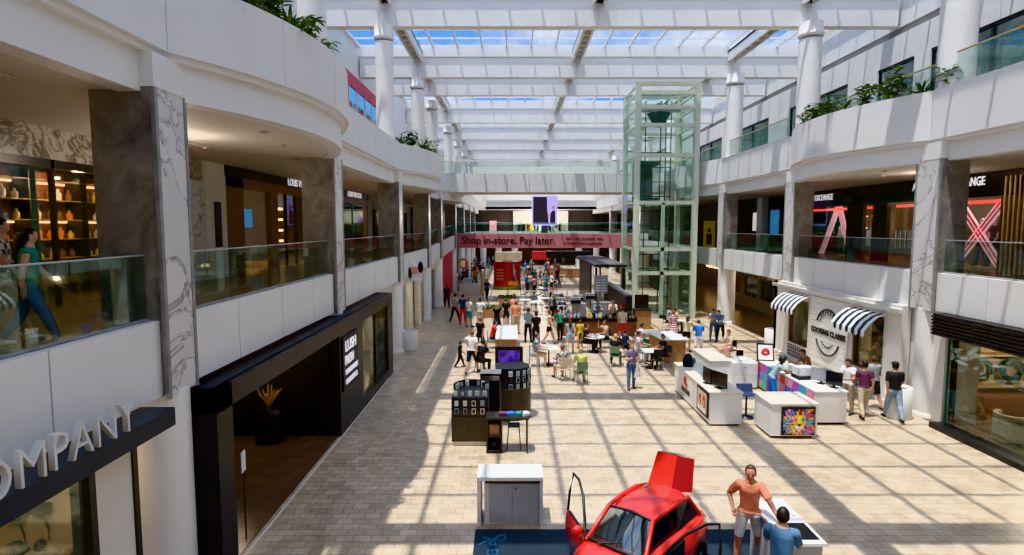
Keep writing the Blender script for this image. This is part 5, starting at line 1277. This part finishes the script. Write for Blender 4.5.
gp(673, 345, 200, 'woman in a striped red and white dress standing near the wooden counter', ST, 'c_stripes', 'c_stripes', 'h_auburn', 'skin_light', sleeve=.4, legs=.9, skirt=.5)
gp(570, 354, 175, 'woman with long dark hair in a grey vest and denim shorts', WK, 'c_greyblue', 'c_lightdenim', 'h_brown', 'skin_light', sleeve=.05, legs=.45, long_hair=True)
gp(580, 348, 190, 'child in a bright yellow outfit beside the woman in denim shorts', ST, 'c_gold', 'c_gold', 'h_brown', 'skin_tan', h=1.35, legs=1.0)
gp(549, 344, 80, 'woman in a pale vest and black shorts walking left of the coffee kiosk', WK2, 'c_beige', 'c_black', 'h_brown', 'skin_light', sleeve=.1, legs=.5)
gp(622, 341, 175, 'man in a beige shirt and dark red shorts standing at the coffee kiosk', ST, 'c_beige', 'c_red', 'h_brown', 'skin_light', legs=.9)
# wooden counter with white top
g = empty('community_table', (7.05, 26.5, 0), R(8), 'high wooden counter with a white top surrounded by people', 'table')
MB().box(-.5, .5, -.9, .9, .0, 1.0).build('wood_base', 'wood', g); MB().box(-.6, .6, -1.0, 1.0, 1.0, 1.05).build('tabletop', 'counter_white', g)
gp(698, 358, 165, 'boy in a bright blue T-shirt and white shorts at the wooden counter', LN, 'c_blue', 'c_white', 'h_brown', 'skin_light', legs=.9, h=1.72)
gp(686, 352, 150, 'woman with long brown hair in a brown top left of the boy in blue', LN, 'c_khaki', 'c_black', 'h_brown', 'skin_light', sleeve=.1, legs=.5, long_hair=True)
seated(729, 360, -60, 'woman in pink trousers seated right of the wooden counter', 'black cafe chair right of the wooden counter', 'black', shirt='c_beige', pants='c_pink', hair='h_auburn', skin='skin_light')
gp(720, 342, -40, 'man in a grey T-shirt behind the wooden counter', LN, 'c_slate', 'c_black', 'h_black', 'skin_tan', h=1.7)
gp(713, 340, -20, 'man in a plaid shirt behind the wooden counter', LN, 'c_plaid', 'c_denim', 'h_brown', 'skin_tan', h=1.7)
# bench table in the left middle
g = empty('community_table', (-.25, 26.4, 0), 0, 'long table with a white glazed top and slatted wood front behind the phone kiosk', 'table')
MB().box(-.46, .46, 0, 3.6, 0, .88).build('wood_base', 'wood', g); MB().box(-.5, .5, -.05, 3.65, .88, .93).build('tabletop', 'counter_white', g)
seated(481, 373, 150, 'person in black bending beside the phone kiosk screen', None, shirt='c_black', pants='c_black', hair='h_black', skin='skin_tan', pose=SIT2)
make_chair(*at(482, 372), 150, 'low dark chair under the person in black beside the kiosk', 'black')
gp(472, 373, 165, 'heavy-set person in a white T-shirt and black shorts walking past the phone kiosk', WK, 'c_white', 'c_black', 'h_auburn', 'skin_light', legs=.95, h=1.76)
gp(460, 367, 100, 'small child in black clothes walking at left of the lit floor', WK2, 'c_black', 'c_black', 'h_brown', 'skin_light', h=1.12)
gp(480, 353, 150, 'woman in black with auburn hair walking behind the person in white T-shirt', WK, 'c_black', 'c_black', 'h_auburn', 'skin_light', legs=1.6)
seated(492, 348, 95, 'person in a coral top leaning on the long white topped table', 'steel cafe chair left of the long white topped table', 'chrome', pose=SIT2, shirt='c_red', pants='c_black', hair='h_black', skin='skin_tan')
gp(455, 322, 160, 'man in a grey shirt and dark trousers in the group by the left wall', WK, 'c_grey', 'c_black', 'h_black', 'skin_tan', h=1.8)
gp(463, 325, 170, 'man in a navy shirt and dark red trousers in the group by the left wall', ST, 'c_navy', 'c_red', 'h_black', 'skin_light', h=1.8)
gp(469, 327, 140, 'woman in a white top and teal shorts in the group by the left wall', ST, 'c_white', 'c_teal', 'h_auburn', 'skin_light', legs=.9)
gp(480, 328, 185, 'woman in a white top and khaki shorts in the group by the left wall', HIP, 'c_white', 'c_khaki', 'h_black', 'skin_light', legs=.6)
gp(497, 336, 200, 'blond woman in a short black dress behind the long table', HIP, 'c_black', 'c_black', 'h_blond', 'skin_light', sleeve=.2, legs=.6, skirt=.4)
gp(506, 328, 180, 'person in dark clothes right of the blond woman in black dress', ST, 'c_black', 'c_black', 'h_brown', 'skin_light', legs=.7)
gp(516, 334, 170, 'man in an orange-pink T-shirt and khaki shorts standing by the long table', ST, 'c_orange', 'c_khaki', 'h_auburn', 'skin_light', legs=.95, h=1.82)
gp(514, 324, 190, 'person in a pale pink top just beyond the man in orange-pink', ST, 'c_pink', 'c_grey', 'h_brown', 'skin_light')
gp(528, 342, 160, 'man in a grey-white shirt standing right of the long table', PH, 'c_greyblue', 'c_black', 'h_brown', 'skin_tan')
gp(536, 347, 190, 'man in a black T-shirt with short dark hair near the plaid man', CR, 'c_black', 'c_black', 'h_black', 'skin_tan')
gp(552, 320, 20, 'person in grey beside the left end of the coffee kiosk', WK, 'c_grey', 'c_black', 'h_brown', 'skin_light')
gp(447, 308, 10, 'person all in black near the far left columns', WK2, 'c_black', 'c_black', 'h_black', 'skin_dark')
gp(487, 300, 30, 'person in dark clothes walking beside the red curved kiosk', WK, 'c_navy', 'c_black', 'h_black', 'skin_tan')
gp(560, 360-20, 200, 'person in dark green crouching by the coffee kiosk counter', LN, 'c_green', 'c_black', 'h_brown', 'skin_tan', h=1.6)
# ================================================================= COFFEE KIOSK
g = empty('coffee_kiosk', (2.75, 31.9, 0), 0, 'dark open coffee kiosk with wood-clad counter and black slatted roof', 'kiosk')
MB().box(0, 4.05, 0, .7, 0, .78).box(0, .6, .7, 12, 0, .78).build('wood_counter', 'wood_red', g)
MB().box(-.05, 4.1, -.05, .75, .78, .98).box(-.05, .65, .7, 12, .78, .98).build('countertop', 'black_gloss', g)
MB().box(1.2, 3.8, .15, .6, .98, 1.35).build('glass_case', 'glass_shop', g)
MB().box(3.75, 4.1, 1.5, 9.5, 0, 2.0).build('back_bar', 'black_frame', g)
MB().box(2.9, 3.0, 10.5, 17.5, 0, 3.15).build('dark_wall', 'black_frame', g)
for x, y in ((4.95, 8.6), (3.05, 8.6), (4.95, 19.5)): MB().box(x-.07, x+.07, y-.07, y+.07, 0, 3.15).build('roof_post', 'black', g)
mb = MB().m(0).add([(2.9, 8.3, 3.2), (5.1, 8.3, 3.2), (5.4, 20, 3.2), (2.9, 20, 3.2), (2.9, 8.3, 3.35), (5.1, 8.3, 3.35), (5.4, 20, 3.35), (2.9, 20, 3.35)], [(0,3,2,1),(4,5,6,7),(0,1,5,4),(1,2,6,5),(2,3,7,6),(3,0,4,7)])
mb.m(1)
for k in range(22): mb.box(3.0, 5.0, 8.5+k*.52, 8.7+k*.52, 3.35, 3.42)
mb.build('roof', ['black_frame', 'grey_trim'], g)
MB().box(3.75, 4.15, 1.6, 9.4, 2.0, 2.1).build('light_beam', 'grey_trim', g)
MB().box(2.7, 3.6, 7.0, 7.1, 1.55, 2.75).build('menu_board', 'c_grey', g)
mb = MB()
for k in range(5): mb.box(2.8, 3.1, 6.97, 7.0, 1.7+k*.18, 1.74+k*.18); mb.box(3.2, 3.5, 6.97, 7.0, 1.7+k*.18, 1.74+k*.18)
mb.build('menu_lines', 'c_white', g)
MB().box(.9, 1.7, 3.2, 3.8, 0.0, 1.35).box(2.2, 3.4, 4.2, 4.8, 0, 1.3).build('work_bench', 'grey_trim', g)
for k in range(3):
    e = empty('coffee_machine', (4.0+k*.95, 37.2, 1.3), 0, '%s silver coffee machine from the left on the kiosk work bench' % ORD[k], 'coffee machine', 'coffee machines')
    if k == 0: e.location = (4.05, 35.9, 1.35)
    if k == 2: e.location = (3.75, 34.6, 1.36)
    MB().box(-.3, .3, -.2, .2, .05, .45).build('machine_body', 'silver', e); MB().box(-.28, .28, -.24, -.2, .1, .3).build('front_grille', 'black', e)
rnd = random.Random(11)
for k in range(70):
    x = 2.72 + rnd.random()*.6; y = 32.2 + rnd.random()*11
    if k > 45: x = 2.8 + rnd.random()*3.8; y = 31.95 + rnd.random()*.12
    hh = rnd.uniform(.12, .34)
    o = MB().lathe([(.06, 0), (.07, hh*.6), (.03, hh*.8), (.03, hh)], n=8).build('bottle', rnd.choice(['chrome', 'silver', 'c_white', 'c_greyblue', 'black_gloss', 'c_pink', 'c_gold']), loc=(x, y, .98))
    tag(o, 'bottle or jar crowded on the coffee kiosk counter', 'bottle', 'bottles and jars on the kiosk counter')
g = empty('bottle_rack', (2.8, 34.3, 0), 0, 'glittering stepped rack of silver cups at the left end of the coffee kiosk', 'rack')
for k in range(4): MB().box(-.1+.0*k, .5, k*.9, k*.9+.85, .98, 1.15+.14*k).build('rack_step', 'black_gloss', g)
for k in range(60):
    i = k % 4; o = MB().lathe([(.05, 0), (.075, .16)], n=8).build('steel_cup', rnd.choice(['chrome', 'silver', 'c_white', 'chrome']), loc=(2.78+.14*(k//4 % 4), 34.4+i*.9+.18*(k//16), 1.15+.14*i))
    tag(o, 'shiny cup on the stepped rack of the coffee kiosk', 'cup', 'cups on the stepped rack')
person(4.9, 34.0, 0, 10, 'kiosk worker in a grey T-shirt behind the counter, left one', LN, 'c_slate', 'c_black', 'h_black', 'skin_tan')
person(5.9, 34.2, 0, -10, 'kiosk worker in a pale top behind the counter, middle one', LN, 'c_beige', 'c_black', 'h_auburn', 'skin_light')
person(6.6, 34.6, 0, 0, 'kiosk worker in a red top behind the counter, right one', LN, 'c_red', 'c_black', 'h_black', 'skin_light')
g = empty('cabinet_stand', (7.35, 34.0, 0), 0, 'brown cabinet with a dark monitor at the right end of the coffee kiosk', 'cabinet')
MB().box(-.2, .75, 0, .7, 0, 1.1).build('body', 'wood', g); MB().box(-.25, .8, -.05, .75, 1.1, 1.15).build('top', 'black', g); MB().box(-.15, .65, .3, .36, 1.2, 2.0).build('monitor_panel', 'black_gloss', g)
# ================================================================= FAR ITEMS
g = empty('curved_kiosk', (-.45, 56.2, 0), 0, 'red curved advertising kiosk with a leaping figure in the far middle of the floor', 'kiosk')
n = 16; arc = [(1.32*math.sin(R(-78+156*k/n)), -1.0*math.cos(R(-78+156*k/n))) for k in range(n+1)]
mb = MB(); mb.prism(arc, .28, 2.65, True); mb.build('red_drum', 'car_dark_red', g)
mb = MB(); mb.prism([(x*1.04, y*1.04) for x, y in arc], 0, .28, True); mb.build('base', 'khaki' if 'khaki' in M else 'leaf_light', g)
mb = MB().m(0).ell((.65, -.88, 1.7), (.16, .05, .35)); mb.tube([(.6, -.92, 2.5), (.62, -.93, 1.9), (.75, -.88, 1.2), (.95, -.75, .7)], .07, 6); mb.m(1); mb.ell((.35, -1.0, .65), (.3, .04, .22)); mb.ell((.75, -.9, .6), (.3, .05, .2)); mb.m(2)
for k in range(4): mb.box(-1.0, -.35, -.98+.0, -.93, 1.85-.28*k, 1.92-.28*k)
mb.build('artwork', ['c_greyblue', 'orange', 'c_pink'], g)
g = empty('information_desk', (-3.3, 51, 0), 0, 'pale information desk with glass case and wood end post at the far left', 'desk')
MB().box(-1.3, .6, 0, .7, 0, 1.0).build('body', 'cream_wall', g); MB().box(-1.3, .3, 0, .7, 1.0, 1.7).build('glass_case', 'glass_shop', g); MB().box(.6, .85, -.1, .8, 0, 2.2).build('end_post', 'wood_light', g)
MB().box(-.9, -.4, .2, .5, 1.0, 1.5).build('display_goods', 'c_white', g)
for k, (px, py, L) in enumerate([(491, 318, 1.4), (507, 306, 1.2)]):
    x, y = at(px, py); g = empty('hedge_planter', (x, y, 0), 0, ['brown box planter with clipped hedge left of the crowd', 'taller brown box planter with clipped hedge beside the crowd'][k], 'planter')
    MB().box(-L/2, L/2, 0, .6, 0, .55).build('box', 'wood', g)
    mb = MB()
    for q in range(40): mb.ell((random.uniform(-L/2, L/2), random.uniform(.05, .55), random.uniform(.55, .8)), (.12, .1, .09), 6, 4)
    mb.build('hedge', 'hedge', g)
# far food court seats and crowd
def tname(m): return m[2:].replace('lightdenim', 'pale denim').replace('greyblue', 'grey-blue')
rnd = random.Random(21)
tops = ['c_white', 'c_black', 'c_navy', 'c_grey', 'c_red', 'c_pink', 'c_blue', 'c_teal', 'c_beige', 'c_green', 'c_orange', 'c_purple']
bots = ['c_black', 'c_denim', 'c_khaki', 'c_lightdenim', 'c_grey']
zones = [('left of the red curved kiosk', 463, 490, 268, 286), ('right of the red curved kiosk', 522, 560, 272, 296), ('far back under the footbridge', 470, 600, 260, 268), ('near the far left columns', 432, 462, 275, 300)]
used = set()
for zi, (zn, xa, xb, ya, yb) in enumerate(zones):
    for k in range([20, 34, 32, 6][zi]):
        for _ in range(99):
            t, b = rnd.choice(tops), rnd.choice(bots)
            if (zi, t, b) not in used: used.add((zi, t, b)); break
        px = rnd.uniform(xa, xb); py = rnd.uniform(ya, yb)
        if zi == 0 or zi == 2:
            if 485 < px < 525 and py > 270: px = 475
        gp(px, py, rnd.uniform(0, 360), 'distant shopper in %s and %s %s' % (tname(t), tname(b), zn), rnd.choice([ST, WK, WK2, CR, PH]), t, b, rnd.choice(['h_black', 'h_brown', 'h_blond', 'h_auburn']), rnd.choice(['skin_light', 'skin_tan', 'skin_dark']), legs=rnd.choice([.9, 2]), h=rnd.uniform(1.6, 1.8))
k = 0
for px, py in [(525, 310), (536, 312), (547, 308), (531, 300), (543, 297), (556, 302), (528, 290), (541, 286), (552, 288), (535, 280), (548, 277), (562, 282), (519, 276), (574, 274), (586, 277)]:
    x, y = at(px, py)
    make_table(x, y, 'distant pale cafe table between the red kiosk and the coffee kiosk', 'round', .45, group='distant cafe tables')
    for s in (-1, 1): make_chair(x+s*.65, y, -s*90, 'distant teal or grey cafe chair between the red kiosk and the coffee kiosk', 'teal_chair' if k % 3 != 1 else 'grey_panel', group='distant cafe chairs')
    k += 1
for k, (x, y, w, h_, mt, lab) in enumerate([(-.4, 70, 3.2, 1.2, 'pop_2', 'olive green sign panel of a distant kiosk'), (3.6, 72, 2.2, 2.0, 'c_red', 'red umbrella-like stand in the far food court'), (6.5, 68, 5.0, 2.3, 'black', 'long black canopy of a distant kiosk under the footbridge')]):
    g = empty('distant_kiosk', (x, y, 0), 0, lab, 'kiosk')
    MB().box(-w/2, w/2, 0, 1.5, 1.9+.4*(k == 2), 2.9+.2*(k == 2)).build('sign_panel', mt if mt != 'pop_2' else 'c_khaki', g); MB().box(-w/2, w/2, .2, 1.3, 0, 1.0).build('counter', ['c_white', 'c_white', 'wood'][k], g)
    MB().box(-w/2, -w/2+.1, .1, .2, 0, 2.0).box(w/2-.1, w/2, .1, .2, 0, 2.0).build('post', 'black', g)
for k, (x, c) in enumerate([(-4.1, 'h_black'), (-1.9, 'c_white'), (.4, 'c_white'), (12, 'cream_wall'), (9.5, 'cream_wall')]):
    o = MB().lathe([(.45, 0), (.45, 3.45)], n=16).build('round_column', 'white_round', loc=(x, 84, 0)); tag(o, 'slim distant column below the far balcony, %s from the left' % ORD[k], 'column')
# mannequins in the fashion shop
for k, (y, t, b) in enumerate([(18.6+14.5, 'c_white', 'c_green'), (18.6+13.4, 'c_beige', 'c_black'), (18.6+4.6, 'c_grey', 'c_black'), (18.6+4.0, 'c_black', 'c_black'), (18.6+3.2, 'c_pattern', 'c_red'), (18.6+8.0, 'c_black', 'c_grey')]):
    person(BR+.95, y, Z2+.1, -90, 'pale mannequin in %s top and %s bottoms, %s one in the fashion shop window' % (tname(t), tname(b), ORD[k]), ST, t, b, None, 'skin_plastic', h=1.8, name='mannequin', cat='mannequin', group='shop window mannequins')
for k, y in enumerate([19.6, 21.0, 27.8, 30.0, 33.4, 35.2]):
    g = empty('clothes_rack', (BR+2.4, y, Z2), 0, '%s clothes rack inside the fashion shop counted from the near end' % ORD[k], 'rack', 'clothes racks')
    MB().tube([(0, -.6, 0), (0, -.6, 1.5), (0, .6, 1.5), (0, .6, 0)], .02, 6).build('rail', 'chrome', g)
    mb = MB()
    for q in range(12): mb.m(q % 4).box(-.2, .2, -.55+q*.09, -.5+q*.09, .55, 1.42)
    mb.build('garments', ['c_grey', 'c_black', 'c_white', 'c_brown'], g)
# ================================================================= PLANTS ON THE UPPER BALCONIES
def leaf_blade(mb, base, d, L, w, droop, n=4):
    side = Vector((-d.y, d.x, 0)).normalized()
    prev = None; p = Vector(base)
    for k in range(n+1):
        t = k/n; q = Vector(base) + d*L*t + Vector((0, 0, -droop*L*t*t)); ww = w*math.sin(PI*min(1, t*.85+.12))
        cur = (q-side*ww, q+side*ww)
        if prev: mb.quad(prev[0], prev[1], cur[1], cur[0])
        prev = cur
def plant(x, y, z, s, kind, label, grp):
    g = empty('balcony_plant', (x, y, z), 0, label, 'plant', grp)
    mb = MB(); rnd = random.Random(int(abs(x*100)+y*77))
    if kind == 0:
        for k in range(46):
            a = rnd.uniform(0, 2*PI); e = rnd.uniform(.15, 1.2)
            leaf_blade(mb.m(k % 2), (0, 0, rnd.uniform(0, .3*s)), Vector((math.cos(a)*math.cos(e), math.sin(a)*math.cos(e), math.sin(e))), rnd.uniform(.5, .95)*s, .035*s, .35)
    else:
        for st in range(7):
            a0 = rnd.uniform(0, 2*PI); top = Vector((math.cos(a0)*.35*s, math.sin(a0)*.35*s, rnd.uniform(.5, 1.0)*s))
            for k in range(16):
                t = rnd.uniform(.3, 1); a = rnd.uniform(0, 2*PI)
                leaf_blade(mb.m(k % 2), top*t, Vector((math.cos(a), math.sin(a), rnd.uniform(0, .8))).normalized(), rnd.uniform(.25, .4)*s, .06*s, .4, 3)
    mb.build('foliage', ['leaf', 'leaf_light'], g)
    MB().tube([(0, 0, -.3), (0, 0, .4*s)], .03*s, 6).build('stem', 'stem', g)
def curve_x(side, y, y0, y1): t = (y-y0)/(y1-y0); return 1.25*(1-abs(2*t-1)**2.0)
ya, yb = 9.175, 17.85
for k, (y, s, kd) in enumerate([(8.4, .9, 1), (9.7, 1.1, 1), (10.4, .9, 0), (11.0, 1.2, 1), (11.6, .9, 1), (12.2, 1.0, 0), (12.8, .85, 1), (13.4, .8, 0), (14.0, .8, 1), (14.9, .75, 0), (15.8, .65, 0)]):
    off = curve_x(-1, y, ya, yb) if y > ya else 0
    plant(XL+off-.30, y, Z3TL-.12, s*.9, kd, '%s leafy plant along the near curved left balcony' % ORD[k], 'near left balcony plants')
ya, yb = 27.8, 37.4
for k, (y, s, kd) in enumerate([(28.6, .9, 0), (29.6, 1.1, 1), (30.8, 1.1, 0), (32.2, 1.0, 1), (33.6, 1.1, 0), (35.0, .9, 0)]):
    plant(XL+curve_x(-1, y, ya, yb)-.35, y, Z3TL-.12, s, kd, '%s leafy plant along the second curved left balcony' % ORD[k], 'second left balcony plants')
ya, yb = 18.35, 27.4
for k, (y, s, kd) in enumerate([(18.2, 1.0, 1), (19.0, 1.1, 0), (20.0, 1.3, 1), (21.0, 1.2, 1), (21.9, 1.2, 0), (22.8, 1.2, 1), (23.8, 1.3, 1), (24.8, 1.1, 1), (25.7, 1.0, 0), (26.6, .9, 0)]):
    plant(XR-curve_x(1, y, ya, yb)+.35 if y > ya else XR+.3, y, Z3TR-.12, s*.85, kd, '%s leafy plant along the curved right balcony' % ORD[k], 'right balcony plants')
# ================================================================= LIGHT
sun_d = bpy.data.lights.new('sun', 'SUN'); sun_d.energy = 5.6; sun_d.angle = R(0.55); sun_d.color = (1, .95, .86)
sun = bpy.data.objects.new('sun', sun_d); C.objects.link(sun)
d = Vector((0.175, 0.14, -1)).normalized(); sun.rotation_euler = d.to_track_quat('-Z', 'Y').to_euler()
fill_d = bpy.data.lights.new('sky_fill', 'SUN'); fill_d.energy = 1.6; fill_d.angle = R(110); fill_d.color = (1, .93, .84)  # second, very wide sun added as soft ambient fill
fill = bpy.data.objects.new('sky_fill', fill_d); C.objects.link(fill); fill.rotation_euler = Vector((0.1, 0.55, -1)).to_track_quat('-Z', 'Y').to_euler()
def lamp(x, y, z, e, col=(1, .75, .5), r=.07):  # unseen fill lights added to brighten shop interiors and gallery walkways
    l = bpy.data.lights.new('shop_fill', 'POINT'); l.energy = e * 3.5; l.color = col; l.shadow_soft_size = r
    o = bpy.data.objects.new('shop_fill', l); C.objects.link(o); o.location = (x, y, z)
lamp(-9.9, 13.6, 7.0, 25, (1, .6, .35)); lamp(-11, 6.5, 7.2, 40, (1, .6, .3)); lamp(-11, 26, 7.2, 80, (1, .6, .35)); lamp(-11, 33, 7.2, 60)
lamp(18.7, 23.2, 7.2, 60, (1, .8, .7)); lamp(18.7, 32.5, 7.2, 80, (1, .8, .7)); lamp(19, 27, 7.2, 50, (1, .8, .7)); lamp(-7.0, 7.6, 2.8, 22); lamp(-7.2, 15, 2.7, 9); lamp(-7, 22, 2.6, 18); lamp(-7.5, 32, 2.6, 50)
lamp(15.0, 16.4, 2.7, 45, (1, .8, .6)); lamp(15.0, 22, 2.6, 25); lamp(15, 27, 2.6, 25); lamp(17, 36, 2.8, 60); lamp(4.5, 93.5, 7.5, 400, (1, .9, .8)); lamp(-7.3, 13, 7.4, 20, (1,.85,.7)); lamp(15.3, 22, 7.5, 20, (1,.85,.7))
w = bpy.data.worlds.new('world'); bpy.context.scene.world = w; w.use_nodes = True; nt = w.node_tree
bg = nt.nodes['Background']
tc = nt.nodes.new('ShaderNodeTexCoord'); n = nt.nodes.new('ShaderNodeTexNoise'); n.inputs['Scale'].default_value = 4.5; n.inputs['Detail'].default_value = 7; n.inputs['Roughness'].default_value = .6
nt.links.new(tc.outputs['Generated'], n.inputs['Vector'])
o = ramp(nt, n.outputs['Fac'], [(0.47, (.10, .34, .85)), (0.66, (.97, .97, .97))])
nt.links.new(o, bg.inputs['Color']); bg.inputs['Strength'].default_value = 1.3
sc = bpy.context.scene
sc.view_settings.view_transform = 'Khronos PBR Neutral'
sc.view_settings.exposure = 0.05; sc.view_settings.gamma = 1.06
sc.cycles.max_bounces = 8; sc.cycles.transparent_max_bounces = 24; sc.cycles.diffuse_bounces = 4
sc.cycles.use_denoising = True
sc.cycles.sample_clamp_indirect = 6
